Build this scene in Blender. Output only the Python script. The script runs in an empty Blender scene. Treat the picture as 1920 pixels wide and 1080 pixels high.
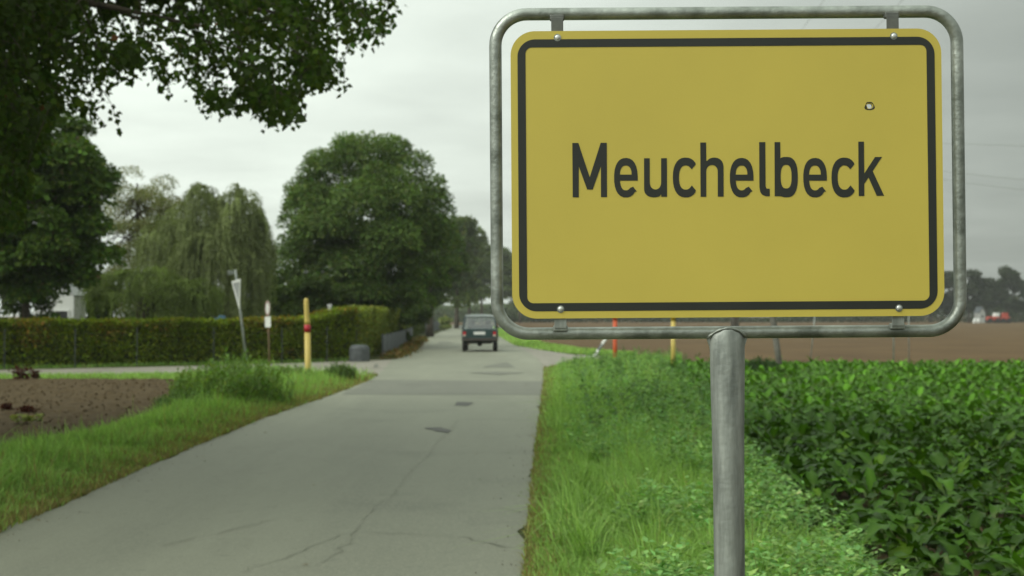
import bpy, bmesh, math
import numpy as np
from mathutils import Vector, Matrix, Euler
R = math.radians
rng = np.random.default_rng(7)
SC = bpy.context.scene
COL = SC.collection
SC.render.engine = 'CYCLES'

# ------------------------------------------------------------------ camera, sky, sun, exposure
F = 2667.0; HC = 1.65; PITCH = math.atan(52 / F)
cam_d = bpy.data.cameras.new('camera'); cam = bpy.data.objects.new('camera', cam_d); COL.objects.link(cam)
cam.location = (0, 0, HC); cam.rotation_euler = (R(90) + PITCH, 0, 0)
cam_d.lens = 50.0; cam_d.sensor_width = 36.0; cam_d.clip_end = 5000; cam_d.clip_start = 0.05
cam_d.dof.use_dof = True; cam_d.dof.focus_distance = 3.28; cam_d.dof.aperture_fstop = 6.8
SC.camera = cam
SUN_EL, SUN_AZ = R(40), R(-125)          # azimuth from +Y (north), negative = towards -X (left)
world = bpy.data.worlds.new('World'); SC.world = world; world.use_nodes = True
wn, wl = world.node_tree.nodes, world.node_tree.links
wn.clear()
out = wn.new('ShaderNodeOutputWorld'); bg = wn.new('ShaderNodeBackground'); bg.inputs[1].default_value = 0.1
wl.new(bg.outputs[0], out.inputs[0])
skyt = wn.new('ShaderNodeTexSky'); skyt.sky_type = 'NISHITA'; skyt.sun_disc = False
skyt.sun_elevation = SUN_EL; skyt.sun_rotation = SUN_AZ; skyt.dust_density = 3.0
geo = wn.new('ShaderNodeTexCoord')
def wmath(op, a, b=None, c=None, clamp=False):
    n = wn.new('ShaderNodeMath'); n.operation = op; n.use_clamp = clamp
    for i, v in enumerate((a, b, c)):
        if v is None: continue
        if isinstance(v, (int, float)): n.inputs[i].default_value = v
        else: wl.new(v, n.inputs[i])
    return n.outputs[0]
sep = wn.new('ShaderNodeSeparateXYZ'); wl.new(geo.outputs['Generated'], sep.inputs[0])
zc = wmath('MAXIMUM', sep.outputs[2], 0.0)
zd = wmath('ADD', zc, 0.10)
comb = wn.new('ShaderNodeCombineXYZ')
wl.new(wmath('DIVIDE', sep.outputs[0], zd), comb.inputs[0]); wl.new(wmath('DIVIDE', sep.outputs[1], zd), comb.inputs[1])
def wnoise(scale, detail, rough=.5):
    n = wn.new('ShaderNodeTexNoise'); n.inputs['Scale'].default_value = scale; n.inputs['Detail'].default_value = detail
    n.inputs['Roughness'].default_value = rough; wl.new(comb.outputs[0], n.inputs['Vector']); return n.outputs['Fac']
cl = wmath('ADD', wmath('MULTIPLY', wnoise(.75, 5), .7), wmath('MULTIPLY', wnoise(2.6, 5), .3))
# overcast deck: brighter towards the zenith (CIE overcast); darker rightwards, lens vignetting put into its colour
zen = wmath('MULTIPLY_ADD', zc, 1.3, 1.0)
side = wmath('MULTIPLY_ADD', sep.outputs[0], -1.45, 0.98)
side = wmath('MAXIMUM', wmath('MINIMUM', side, 1.20), 0.50)
deck = wmath('MULTIPLY', wmath('MULTIPLY', zen, side), wmath('MULTIPLY_ADD', cl, 0.84, 0.56))
cr = wn.new('ShaderNodeVectorMath'); cr.operation = 'SCALE'; cr.inputs[0].default_value = (6.75, 7.40, 6.65)
wl.new(deck, cr.inputs['Scale'])
mix = wn.new('ShaderNodeMix'); mix.data_type = 'RGBA'; mix.inputs[0].default_value = 0.96
wl.new(skyt.outputs[0], mix.inputs[6]); wl.new(cr.outputs[0], mix.inputs[7])
wl.new(mix.outputs[2], bg.inputs[0])
sun_d = bpy.data.lights.new('sun', 'SUN'); sun = bpy.data.objects.new('sun', sun_d); COL.objects.link(sun)
sun_d.energy = 1.4; sun_d.angle = R(28); sun_d.color = (1.0, .97, .9)
sd = Vector((math.sin(SUN_AZ) * math.cos(SUN_EL), math.cos(SUN_AZ) * math.cos(SUN_EL), math.sin(SUN_EL)))
sun.rotation_euler = sd.to_track_quat('Z', 'Y').to_euler(); sun.location = (-20, 0, 40)
SC.view_settings.view_transform = 'Standard'; SC.view_settings.look = 'None'
SC.view_settings.exposure = 0.0; SC.view_settings.gamma = 1.0; SC.view_settings.use_curve_mapping = False
SC.cycles.use_denoising = True
SC.cycles.max_bounces = 6; SC.cycles.diffuse_bounces = 3; SC.cycles.glossy_bounces = 2
SC.cycles.transmission_bounces = 4; SC.cycles.transparent_max_bounces = 8; SC.cycles.volume_bounces = 0

# ------------------------------------------------------------------ helpers
_cp, _sp = math.cos(PITCH), math.sin(PITCH)
def ray(px, py):
    a, b = px - 960.0, 540.0 - py
    return a, F * _cp - b * _sp, F * _sp + b * _cp
def at(px, py, Y):
    x, y, z = ray(px, py); t = Y / y
    return Vector((x * t, Y, HC + z * t))
def gnd(px, py, z=0.0):
    x, y, zz = ray(px, py); t = (z - HC) / zz
    return Vector((x * t, y * t, z))
def proj(P):
    P = np.asarray(P, float); x, y, z = P[..., 0], P[..., 1], P[..., 2] - HC
    dep = y * _cp + z * _sp; up = -y * _sp + z * _cp
    return 960 + F * x / dep, 540 - F * up / dep

def tag(o, label=None, cat=None, group=None, kind=None):
    if label: o['label'] = label
    if cat: o['category'] = cat
    if group: o['group'] = group
    if kind: o['kind'] = kind
    return o
def link(name, me, mat=None, parent=None):
    o = bpy.data.objects.new(name, me); COL.objects.link(o)
    if mat is not None and me is not None and len(me.materials) == 0: me.materials.append(mat)
    if parent is not None: o.parent = parent
    return o
def empty(name, loc=(0, 0, 0), rot=(0, 0, 0)):
    o = bpy.data.objects.new(name, None); COL.objects.link(o); o.location = loc; o.rotation_euler = rot
    o.empty_display_size = .1
    return o
def mesh_np(name, V, faces, col=None, smooth=False):
    """faces: (M,k) int array, or list of such arrays"""
    me = bpy.data.meshes.new(name)
    if not isinstance(faces, list): faces = [faces]
    V = np.asarray(V, np.float32)
    loops = np.concatenate([np.asarray(f, np.int32).ravel() for f in faces])
    sizes = np.concatenate([np.full(len(f), f.shape[1], np.int32) for f in faces])
    me.vertices.add(len(V)); me.vertices.foreach_set('co', V.ravel())
    me.loops.add(len(loops)); me.loops.foreach_set('vertex_index', loops)
    me.polygons.add(len(sizes))
    st = np.zeros(len(sizes), np.int32); st[1:] = np.cumsum(sizes)[:-1]
    me.polygons.foreach_set('loop_start', st); me.polygons.foreach_set('loop_total', sizes)
    if smooth: me.polygons.foreach_set('use_smooth', np.ones(len(sizes), bool))
    me.update(calc_edges=True)
    if col is not None:
        a = me.attributes.new('col', 'FLOAT_COLOR', 'POINT')
        c = np.ones((len(V), 4), np.float32); c[:, :3] = col
        a.data.foreach_set('color', c.ravel())
    return me
def bm_obj(name, bm, mat, parent=None, smooth=False):
    me = bpy.data.meshes.new(name); bmesh.ops.recalc_face_normals(bm, faces=bm.faces[:])
    bm.to_mesh(me); bm.free()
    if smooth:
        me.polygons.foreach_set('use_smooth', np.ones(len(me.polygons), bool))
    return link(name, me, mat, parent)
def add_box(bm, c, s, rot=None, bevel=0.0):
    g = bmesh.ops.create_cube(bm, size=1.0)
    M = Matrix.Translation(c) @ (rot.to_matrix().to_4x4() if rot else Matrix.Identity(4)) @ Matrix.Diagonal((*s, 1))
    bmesh.ops.transform(bm, matrix=M, verts=g['verts'])
    if bevel > 0:
        es = list({e for v in g['verts'] for e in v.link_edges})
        bmesh.ops.bevel(bm, geom=es, offset=bevel, segments=2, affect='EDGES', profile=.5)
def tube_arrays(pts, radii, seg=10, closed=False, flat=None):
    pts = [Vector(p) for p in pts]; n = len(pts)
    V = []; up = None
    for i, p in enumerate(pts):
        if closed: t = pts[(i + 1) % n] - pts[i - 1]
        else: t = pts[min(i + 1, n - 1)] - pts[max(i - 1, 0)]
        t.normalize()
        if up is None:
            up = Vector((0, 1, 0)) if abs(t.y) < .8 else Vector((1, 0, 0))
        a = t.cross(up)
        a.normalize(); b = a.cross(t); up = b
        r = radii[i] if hasattr(radii, '__len__') else radii
        ra, rb = r if hasattr(r, '__len__') else (r, r)
        for k in range(seg):
            w = 2 * math.pi * k / seg
            V.append(p + a * (math.cos(w) * ra) + b * (math.sin(w) * rb))
    Fq = []
    for i in range(n if closed else n - 1):
        j = (i + 1) % n
        for k in range(seg):
            k2 = (k + 1) % seg
            Fq.append((i * seg + k, i * seg + k2, j * seg + k2, j * seg + k))
    caps = [] if closed else [tuple(range(seg))[::-1], tuple((n - 1) * seg + k for k in range(seg))]
    return V, Fq, caps
def tube(name, pts, radii, mat, parent=None, seg=10, closed=False):
    V, Fq, caps = tube_arrays(pts, radii, seg, closed)
    me = bpy.data.meshes.new(name); me.from_pydata([tuple(v) for v in V], [], Fq + caps)
    me.polygons.foreach_set('use_smooth', np.array([len(p.vertices) == 4 for p in me.polygons]))
    me.update()
    return link(name, me, mat, parent)
def tubes(name, lst, mat, parent=None, seg=6):
    V, Fa = [], []
    for pts, rad in lst:
        v, q, c = tube_arrays(pts, rad, seg); o = len(V)
        V += [tuple(x) for x in v]; Fa += [tuple(i + o for i in f) for f in q + c]
    me = bpy.data.meshes.new(name); me.from_pydata(V, [], Fa)
    me.polygons.foreach_set('use_smooth', np.array([len(p.vertices) == 4 for p in me.polygons])); me.update()
    return link(name, me, mat, parent)
def sheet(name, loops, thick, mat, parent=None, bevel=0.0):
    """flat shape with holes in XZ, front towards -Y, extruded to thickness (a real plate)"""
    cu = bpy.data.curves.new(name, 'CURVE'); cu.dimensions = '2D'; cu.fill_mode = 'BOTH'
    cu.extrude = thick / 2; cu.bevel_depth = bevel
    for lp in loops:
        s = cu.splines.new('POLY'); s.points.add(len(lp) - 1); s.use_cyclic_u = True
        for p, (x, z) in zip(s.points, lp): p.co = (x, z, 0, 1)
    o = bpy.data.objects.new(name, cu); COL.objects.link(o)
    dg = bpy.context.evaluated_depsgraph_get(); dg.update()
    me = bpy.data.meshes.new_from_object(o.evaluated_get(dg)); bpy.data.objects.remove(o); bpy.data.curves.remove(cu)
    me.transform(Matrix.Rotation(R(90), 4, 'X')); me.name = name
    me.materials.clear()
    return link(name, me, mat, parent)
def rrect(x0, z0, x1, z1, r, n=10):
    pts = []
    for cx, cz, a0 in ((x1 - r, z1 - r, 0), (x0 + r, z1 - r, 90), (x0 + r, z0 + r, 180), (x1 - r, z0 + r, 270)):
        for k in range(n + 1):
            a = R(a0 + 90 * k / n); pts.append((cx + r * math.cos(a), cz + r * math.sin(a)))
    return pts
def snoise(P, s, seed=0):
    """cheap smooth pseudo noise in [-1,1] on (N,3) or (N,2)"""
    r = np.random.default_rng(seed); P = np.asarray(P, float); o = 0
    for k in range(6):
        d = r.normal(size=P.shape[-1]); o = o + np.sin(P @ (d * s * (1 + .35 * k)) + r.uniform(0, 6.28))
    return o / 3.0
def nrm(a): return a / np.maximum(np.linalg.norm(a, axis=-1, keepdims=True), 1e-9)
def rdir(n, r=None): return nrm((r or rng).normal(size=(n, 3)))

# ------------------------------------------------------------------ materials
def mat_new(name):
    m = bpy.data.materials.new(name); m.use_nodes = True
    nt = m.node_tree; b = nt.nodes['Principled BSDF']; return m, nt, b
def plain(name, c, rough=.6, metal=0.0, var=.12, scale=8.0, bump=0.0, bscale=60.0, spec=.5, c2=None, detail=5, coords='Object', stretch=None):
    m, nt, b = mat_new(name)
    tc = nt.nodes.new('ShaderNodeTexCoord')
    nz = nt.nodes.new('ShaderNodeTexNoise'); nz.inputs['Scale'].default_value = scale; nz.inputs['Detail'].default_value = detail
    nz.inputs['Roughness'].default_value = .6
    if stretch:
        mp = nt.nodes.new('ShaderNodeMapping'); mp.inputs['Scale'].default_value = stretch
        nt.links.new(tc.outputs[coords], mp.inputs[0]); nt.links.new(mp.outputs[0], nz.inputs['Vector'])
    else: nt.links.new(tc.outputs[coords], nz.inputs['Vector'])
    rp = nt.nodes.new('ShaderNodeValToRGB')
    d = c2 if c2 else tuple(max(0, x * (1 - 2 * var)) for x in c)
    rp.color_ramp.elements[0].position = .34; rp.color_ramp.elements[1].position = .66
    rp.color_ramp.elements[0].color = (*d, 1); rp.color_ramp.elements[1].color = (*c, 1)
    nt.links.new(nz.outputs['Fac'], rp.inputs[0]); nt.links.new(rp.outputs[0], b.inputs['Base Color'])
    b.inputs['Roughness'].default_value = rough; b.inputs['Metallic'].default_value = metal
    b.inputs['Specular IOR Level'].default_value = spec
    if bump > 0:
        n2 = nt.nodes.new('ShaderNodeTexNoise'); n2.inputs['Scale'].default_value = bscale; n2.inputs['Detail'].default_value = 4
        nt.links.new(tc.outputs[coords], n2.inputs['Vector'])
        bp = nt.nodes.new('ShaderNodeBump'); bp.inputs['Strength'].default_value = bump; bp.inputs['Distance'].default_value = .02
        nt.links.new(n2.outputs['Fac'], bp.inputs['Height']); nt.links.new(bp.outputs[0], b.inputs['Normal'])
    return m
def leafmat(name, trans=.3, rough=.6, spec=.15):
    m, nt, b = mat_new(name)
    at_ = nt.nodes.new('ShaderNodeAttribute'); at_.attribute_name = 'col'
    nt.links.new(at_.outputs['Color'], b.inputs['Base Color']); b.inputs['Roughness'].default_value = rough
    b.inputs['Specular IOR Level'].default_value = spec
    tr = nt.nodes.new('ShaderNodeBsdfTranslucent')
    g = nt.nodes.new('ShaderNodeMix'); g.data_type = 'RGBA'; g.blend_type = 'MULTIPLY'; g.inputs[0].default_value = 1
    nt.links.new(at_.outputs['Color'], g.inputs[6]); g.inputs[7].default_value = (1.3, 1.4, .6, 1)
    nt.links.new(g.outputs[2], tr.inputs[0])
    mx = nt.nodes.new('ShaderNodeMixShader'); mx.inputs[0].default_value = trans
    nt.links.new(b.outputs[0], mx.inputs[1]); nt.links.new(tr.outputs[0], mx.inputs[2])
    nt.links.new(mx.outputs[0], nt.nodes['Material Output'].inputs['Surface'])
    return m
M = {}
M['leaf'] = leafmat('leaf_green')
M['beet'] = leafmat('beet_leaf', .22, .5, .14)
M['grass'] = leafmat('grass_blade', .35, .65, .12)
M['bark'] = plain('bark', (.10, .08, .055), .9, c2=(.035, .03, .022), scale=9, bump=.8, bscale=25)
M['soil'] = plain('soil', (.10, .072, .036), .95, c2=(.060, .042, .020), scale=5.5, bump=1.0, bscale=26, detail=11, spec=.15)
M['farsoil'] = plain('far_soil', (.135, .088, .042), .95, c2=(.088, .056, .028), scale=.25, bump=.6, bscale=6, detail=9, spec=.1)
M['verge'] = plain('verge_soil', (.075, .10, .03), .95, c2=(.05, .045, .022), scale=2.5, bump=.6, bscale=30, spec=.1)
M['zinc'] = plain('galvanised_steel', (.43, .46, .42), .42, metal=.72, c2=(.16, .178, .155), scale=11, bump=.12, bscale=70, detail=7)
M['zincpost'] = plain('galvanised_post', (.39, .415, .38), .5, metal=.5, c2=(.17, .188, .172), scale=20, bump=.1, bscale=50, detail=8, stretch=(1.6, 1.6, .22))
M['bracket'] = plain('bracket_shaded', (.17, .18, .16), .6, metal=.4, c2=(.10, .105, .095), scale=20)
M['bolt'] = plain('bolt_steel', (.75, .77, .74), .35, metal=.6)
M['yellow'] = plain('sign_yellow', (.58, .468, .078), .5, var=.035, scale=2.0, bump=.02, bscale=200)
M['black'] = plain('sign_black', (.018, .021, .016), .5, var=.1)
M['marker'] = plain('marker_yellow', (.62, .47, .12), .5, var=.06, scale=4)
M['red'] = plain('band_red', (.45, .015, .03), .5, var=.05)
M['orange'] = plain('marker_orange', (.62, .10, .03), .5, var=.06)
M['white'] = plain('white_paint', (.78, .79, .76), .5, var=.05)
M['alu'] = plain('sign_back', (.34, .35, .36), .5, metal=.3, var=.1)
M['rust'] = plain('rusty_tube', (.23, .16, .09), .75, c2=(.12, .075, .04), scale=12)
M['wood'] = plain('grey_wood', (.20, .19, .165), .85, c2=(.11, .105, .09), scale=7)
M['core'] = plain('hedge_dark_core', (.03, .03, .015), .95, scale=6)
M['slate'] = plain('fence_grey', (.11, .125, .135), .7, var=.1, scale=3)
M['tub'] = plain('tub_grey', (.095, .108, .11), .6, c2=(.055, .062, .065), scale=5)
M['blue'] = plain('blue_plastic', (.10, .24, .40), .5)
M['wall'] = plain('white_render', (.72, .73, .70), .85, var=.05, scale=2)
M['palegrey'] = plain('pale_grey_sheet', (.42, .44, .42), .8)
M['tiles'] = plain('roof_tiles', (.10, .06, .045), .8, scale=6)
M['dark'] = plain('dark_trim', (.02, .02, .02), .6)
M['rubber'] = plain('tyre_rubber', (.018, .018, .018), .85)
M['paint'] = plain('car_green', (.026, .056, .056), .3, var=.08, scale=3)
M['roofp'] = plain('car_roof', (.32, .36, .36), .3, var=.04, scale=3)
M['fabric'] = plain('seat_cloth', (.06, .06, .06), .9)
M['lens'] = plain('lamp_red', (.50, .012, .02), .25, var=.03)
M['lens2'] = plain('lamp_clear', (.62, .50, .42), .25, var=.03)
M['farmred'] = plain('farm_red', (.45, .06, .035), .5)
M['drydock'] = plain('dry_dock', (.10, .022, .012), .9, scale=20)
def glassmat():
    m, nt, b = mat_new('window_glass'); nt.nodes.remove(b)
    t = nt.nodes.new('ShaderNodeBsdfTransparent'); t.inputs[0].default_value = (.93, .96, .95, 1)
    g = nt.nodes.new('ShaderNodeBsdfGlossy'); g.inputs['Roughness'].default_value = .04
    f = nt.nodes.new('ShaderNodeFresnel'); f.inputs[0].default_value = 1.5
    mx = nt.nodes.new('ShaderNodeMixShader')
    mx.inputs[0].default_value = .09; nt.links.new(t.outputs[0], mx.inputs[1]); nt.links.new(g.outputs[0], mx.inputs[2])
    nt.links.new(mx.outputs[0], nt.nodes['Material Output'].inputs[0]); return m
M['glass'] = glassmat()
def asphalt(name, c, c2, seam=False):
    m, nt, b = mat_new(name); N, L = nt.nodes, nt.links
    tc = N.new('ShaderNodeTexCoord')
    def noise(scale, detail, vec=None, rough=.6):
        n = N.new('ShaderNodeTexNoise'); n.inputs['Scale'].default_value = scale; n.inputs['Detail'].default_value = detail
        n.inputs['Roughness'].default_value = rough
        L.new(vec or tc.outputs['Object'], n.inputs['Vector']); return n.outputs['Fac']
    mp = N.new('ShaderNodeMapping'); mp.inputs['Scale'].default_value = (1.0, .12, 1); L.new(tc.outputs['Object'], mp.inputs[0])
    def mixc(f, a, bb):
        x = N.new('ShaderNodeMix'); x.data_type = 'RGBA'; L.new(f, x.inputs[0])
        for s, v in ((6, a), (7, bb)):
            if isinstance(v, tuple): x.inputs[s].default_value = (*v, 1)
            else: L.new(v, x.inputs[s])
        return x.outputs[2]
    def ramp(f, a, bb):
        r = N.new('ShaderNodeMapRange'); r.inputs[1].default_value = a; r.inputs[2].default_value = bb; L.new(f, r.inputs[0]); return r.outputs[0]
    base = mixc(ramp(noise(1.3, 6, mp.outputs[0]), .3, .7), c2, c)
    base = mixc(ramp(noise(.55, 4), .54, .70), base, tuple(x * .82 for x in c2))
    base = mixc(ramp(noise(.23, 7, mp.outputs[0], .7), .50, .62), base, tuple(x * 1.17 for x in c))
    base = mixc(ramp(noise(5.5, 5), .60, .75), base, tuple(x * .80 for x in c2))
    base = mixc(ramp(noise(48, 4), .42, .70), base, tuple(min(1, x * 1.22) for x in c))
    vo = N.new('ShaderNodeTexVoronoi'); vo.inputs['Scale'].default_value = 110; L.new(tc.outputs['Object'], vo.inputs['Vector'])
    base = mixc(ramp(vo.outputs['Distance'], .55, .15), base, tuple(x * .9 for x in c2))
    L.new(base, b.inputs['Base Color']); b.inputs['Roughness'].default_value = .72; b.inputs['Specular IOR Level'].default_value = .45
    bp = N.new('ShaderNodeBump'); bp.inputs['Strength'].default_value = .35; bp.inputs['Distance'].default_value = .006
    L.new(noise(160, 3), bp.inputs['Height']); L.new(bp.outputs[0], b.inputs['Normal'])
    return m
M['asphalt'] = asphalt('old_asphalt', (.212, .218, .160), (.166, .172, .127))
M['asphalt2'] = asphalt('asphalt_patch', (.148, .151, .117), (.115, .118, .091))
M['asphalt3'] = asphalt('dark_patch', (.075, .075, .062), (.05, .05, .042))
M['track'] = asphalt('side_road_surface', (.25, .235, .19), (.18, .165, .13))
M['crack'] = plain('crack_filling', (.165, .17, .125), .9, c2=(.12, .125, .09), scale=3)

# ------------------------------------------------------------------ ground, fields, roads
def poly_sheet(name, pts, z, mat, kind='structure', sub=None):
    bm = bmesh.new(); vs = [bm.verts.new((p[0], p[1], z)) for p in pts]
    f = bm.faces.new(vs); bmesh.ops.triangulate(bm, faces=[f])
    if bm.faces and sum(f.normal.z for f in bm.faces) < 0: bmesh.ops.reverse_faces(bm, faces=bm.faces[:])
    me = bpy.data.meshes.new(name); bm.to_mesh(me); bm.free()
    # keep the sheet facing up
    o = link(name, me, mat); tag(o, kind=kind); return o
def ragged(pts, amp, step, seed):
    r = np.random.default_rng(seed); o = []
    for a, b in zip(pts[:-1], pts[1:]):
        a, b = np.array(a[:2], float), np.array(b[:2], float); n = max(1, int(np.linalg.norm(b - a) / step))
        d = (b - a) / max(np.linalg.norm(b - a), 1e-6); nn = np.array([-d[1], d[0]])
        for k in range(n):
            w = a + (b - a) * k / n
            o.append(tuple(w + nn * (amp * math.sin(np.linalg.norm(w) * 1.7 + seed) * .6 + r.normal() * amp * .5)))
    o.append(tuple(pts[-1][:2])); return o
poly_sheet('ground', [(-2500, -300), (2500, -300), (2500, 3500), (-2500, 3500)], 0.0, M['farsoil'])
# left / right edge of the main road, metres
RL = [(-3.75, -6), (-3.85, 6), (-3.88, 10.8), (-3.98, 16), (-3.98, 23), (-3.72, 30), (-3.62, 36.5), (-3.75, 40), (-4.4, 52), (-4.5, 64), (-5.6, 85), (-6.2, 104), (-7.0, 133), (-8.0, 170), (-10.5, 215), (-16, 260), (-26, 310)]
RR = [(-.02, -6), (.05, 6), (.10, 9), (.29, 17), (.55, 26), (.82, 36), (1.0, 44), (1.0, 52), (.8, 62), (.1, 80), (-.9, 110), (-1.6, 133), (-2.9, 170), (-5.5, 215), (-11, 262), (-21, 312)]
rl, rr = ragged(RL, .05, .35, 1), ragged(RR, .06, .3, 2)
poly_sheet('road', rr + rl[::-1], .012, M['asphalt'])
def edge_x(E, y): return np.interp(y, [p[1] for p in E], [p[0] for p in E])
# side roads: left one runs along the hedge, right one is the mouth of a field track
SLn = [(-40, 37.0), (-15, 38.9), (-8, 40.2), (-5.0, 40.4), (-3.9, 39.2)]
SLf = [(-3.8, 54.5), (-5.5, 52.0), (-9, 47.6), (-15.5, 43.0), (-40, 38.8)]
poly_sheet('side_road', ragged(SLn, .08, .6, 3) + [(-1.5, 40), (-1.5, 56)] + ragged(SLf, .06, .6, 4), .008, M['track'])
SRn = [(.9, 43.5), (1.3, 46.5), (2.3, 51.0), (3.4, 52.6), (5.0, 53.6)]
SRf = [(5.0, 56.6), (3.6, 57.6), (2.4, 61), (1.2, 70), (.3, 78)]
poly_sheet('field_track', [(-1, 43)] + ragged(SRn, .06, .6, 5) + ragged(SRf, .06, .6, 6) + [(-1, 78)], .008, M['track'])
# repair strip across the road and small patches
band = [gnd(640, 741), gnd(1014, 742), gnd(1018, 716), gnd(700, 713)]
poly_sheet('repair_strip', ragged([b for b in band] + [band[0]], .04, .4, 8)[:-1], .016, M['asphalt2'])
for i, q in enumerate((((850, 762), (880, 763), (888, 756), (858, 755)), ((806, 807), (836, 814), (843, 809), (826, 803), (796, 804)),
                       ((905, 690), (965, 689), (950, 680), (915, 686)), ((700, 690), (712, 688), (704, 683)), ((820, 645), (850, 644), (842, 641), (825, 641)),
                       ((880, 700), (935, 704), (985, 700), (930, 698)))):
    poly_sheet('asphalt_patch', ragged([gnd(*p) for p in q] + [gnd(*q[0])], .03, .15, 20 + i)[:-1], .018 + i * .001, M['asphalt3'] if i < 2 else M['asphalt2'])
def crack(pts_px, w, seed, amp=.035):
    pts = ragged([gnd(*p) for p in pts_px], amp, .10, seed); r = np.random.default_rng(seed)
    V, Fa = [], []
    for i, p in enumerate(pts):
        q = np.array(pts[min(i + 1, len(pts) - 1)]) - np.array(pts[max(i - 1, 0)]); q /= max(np.linalg.norm(q), 1e-6)
        ww = w * .6 * r.uniform(.15, 1.1) * (1 if 0 < i < len(pts) - 1 else .1)
        V += [(p[0] - q[1] * ww, p[1] + q[0] * ww, .0205), (p[0] + q[1] * ww, p[1] - q[0] * ww, .0205)]
    Fa = [(2 * i, 2 * i + 1, 2 * i + 3, 2 * i + 2) for i in range(len(pts) - 1)]
    me = bpy.data.meshes.new('road_crack'); me.from_pydata(V, [], Fa); tag(link('road_crack', me, M['crack']), kind='structure')
crack([(655, 1000), (730, 1003), (800, 1006), (880, 1012), (930, 1026), (972, 1032)], .012, 31)
crack([(600, 1062), (660, 1010), (710, 950), (725, 940)], .007, 32)
crack([(725, 940), (770, 890), (820, 835), (862, 788)], .0055, 33)
crack([(440, 1080), (540, 1050), (650, 1003)], .006, 34)
crack([(300, 1030), (420, 1000), (560, 965)], .008, 35)
crack([(984, 969), (940, 955), (900, 958)], .007, 36)
crack([(560, 860), (640, 872), (700, 868)], .007, 37)
crack([(930, 690), (975, 694), (1015, 703)], .02, 38)
crack([(780, 679), (860, 681), (960, 682), (1030, 684)], .03, 39)
crack([(765, 668), (850, 672), (950, 674)], .03, 40)
# verges (earth under the grass)
VL = [(-9.0, -6), (-6.9, 6), (-6.0, 14), (-5.75, 18), (-5.65, 24.7), (-6.35, 30), (-8.4, 36.0), (-14, 36.6), (-40, 35.6)]
poly_sheet('left_verge', [(p[0] + .3, p[1]) for p in RL[:8]] + [(-5.0, 40.4), (-8, 40.2), (-15, 38.9), (-40, 37)] + VL[::-1], .004, M['verge'])
VR = [(3.1, -6), (2.6, 6), (2.35, 14), (3.2, 23.4), (4.1, 40), (6, 50)]
poly_sheet('right_verge', [(p[0] - .35, p[1]) for p in RR[:7]] + [(1.3, 46.5), (2.3, 51), (4.5, 53.5)] + VR[::-1], .004, M['verge'])
poly_sheet('far_verge', [(x, y) for x, y in ((.3, 78), (1.2, 70), (2.4, 61), (3.6, 57.6), (5.0, 56.6), (6.2, 58), (3.6, 66), (1.9, 82), (1.0, 112), (.4, 140), (-.9, 172), (-3.4, 215), (-8, 262), (-11, 262), (-5.5, 215), (-2.9, 170), (-1.6, 133), (-.9, 110), (.1, 80))], .004, M['verge'])
poly_sheet('garden_ground', [(-4.4, 52), (-4.5, 64), (-5.6, 85), (-6.2, 104), (-7.0, 133), (-8.0, 170), (-60, 170), (-60, 40), (-40, 38.8), (-15.5, 43), (-9, 47.6), (-5.5, 52)], .004, M['verge'])
# tilled soil on the left: one relief sheet
def relief(name, x0, x1, y0, y1, nx, ny, mat, inside, amp=.05):
    X, Y = np.meshgrid(np.linspace(x0, x1, nx), np.linspace(y0, y1, ny)); P = np.stack([X.ravel(), Y.ravel()], 1)
    Z = .012 + np.abs(amp * (.5 * snoise(P, 1.5, 3) + .5 * snoise(P, 5, 4)) + .4 * amp * snoise(P, 13, 5)) + .02 * np.abs(rng.normal(size=len(P)))
    V = np.column_stack([P, Z]); idx = np.arange(nx * ny).reshape(ny, nx)
    q = np.stack([idx[:-1, :-1], idx[:-1, 1:], idx[1:, 1:], idx[1:, :-1]], -1).reshape(-1, 4)
    c = V[q].mean(1); q = q[inside(c[:, 0], c[:, 1])]
    return tag(link(name, mesh_np(name, V, q, smooth=True), mat), kind='structure')
def vl_x(y): return np.interp(y, [6, 14, 18, 24.7, 30, 36.0], [-6.9, -6.0, -5.75, -5.65, -6.35, -8.4])
relief('tilled_field', -22, -5.4, 8, 36.4, 208, 280, M['soil'], lambda x, y: (x < vl_x(y)), .022)

# ------------------------------------------------------------------ foliage tools
def leaf_mesh(name, P, D, U, L, W, col, wide=.42, fold=.12):
    P, D, U = np.asarray(P, float), nrm(D), np.asarray(U, float); n = len(P)
    L = np.broadcast_to(np.asarray(L, float), (n,))[:, None]; W = np.broadcast_to(np.asarray(W, float), (n,))[:, None]
    S = nrm(np.cross(D, U)); N = np.cross(S, D)
    V = np.empty((n, 4, 3)); V[:, 0] = P; V[:, 1] = P + D * L * wide + S * W / 2 + N * W * fold
    V[:, 2] = P + D * L; V[:, 3] = P + D * L * wide - S * W / 2 + N * W * fold
    i = np.arange(n)[:, None] * 4
    T = np.concatenate([i + [0, 1, 2], i + [0, 2, 3]], 0)
    return mesh_np(name, V.reshape(-1, 3), T, np.repeat(col, 4, 0))
def leaf_cols(n, base, var=.25, alt=None, altp=0.0, P=None, s=.8, seed=0):
    c = np.tile(np.asarray(base, float), (n, 1)) * np.exp(rng.normal(0, var, (n, 1)))
    c[:, 0] *= np.exp(rng.normal(0, .12, n))
    if P is not None:
        w = snoise(P, s, seed)[:, None]; c *= np.exp(.22 * w)
    if alt is not None:
        k = rng.random(n) < altp; c[k] = np.asarray(alt) * np.exp(rng.normal(0, .25, (k.sum(), 1)))
    return np.clip(c, 0, .8)
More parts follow.
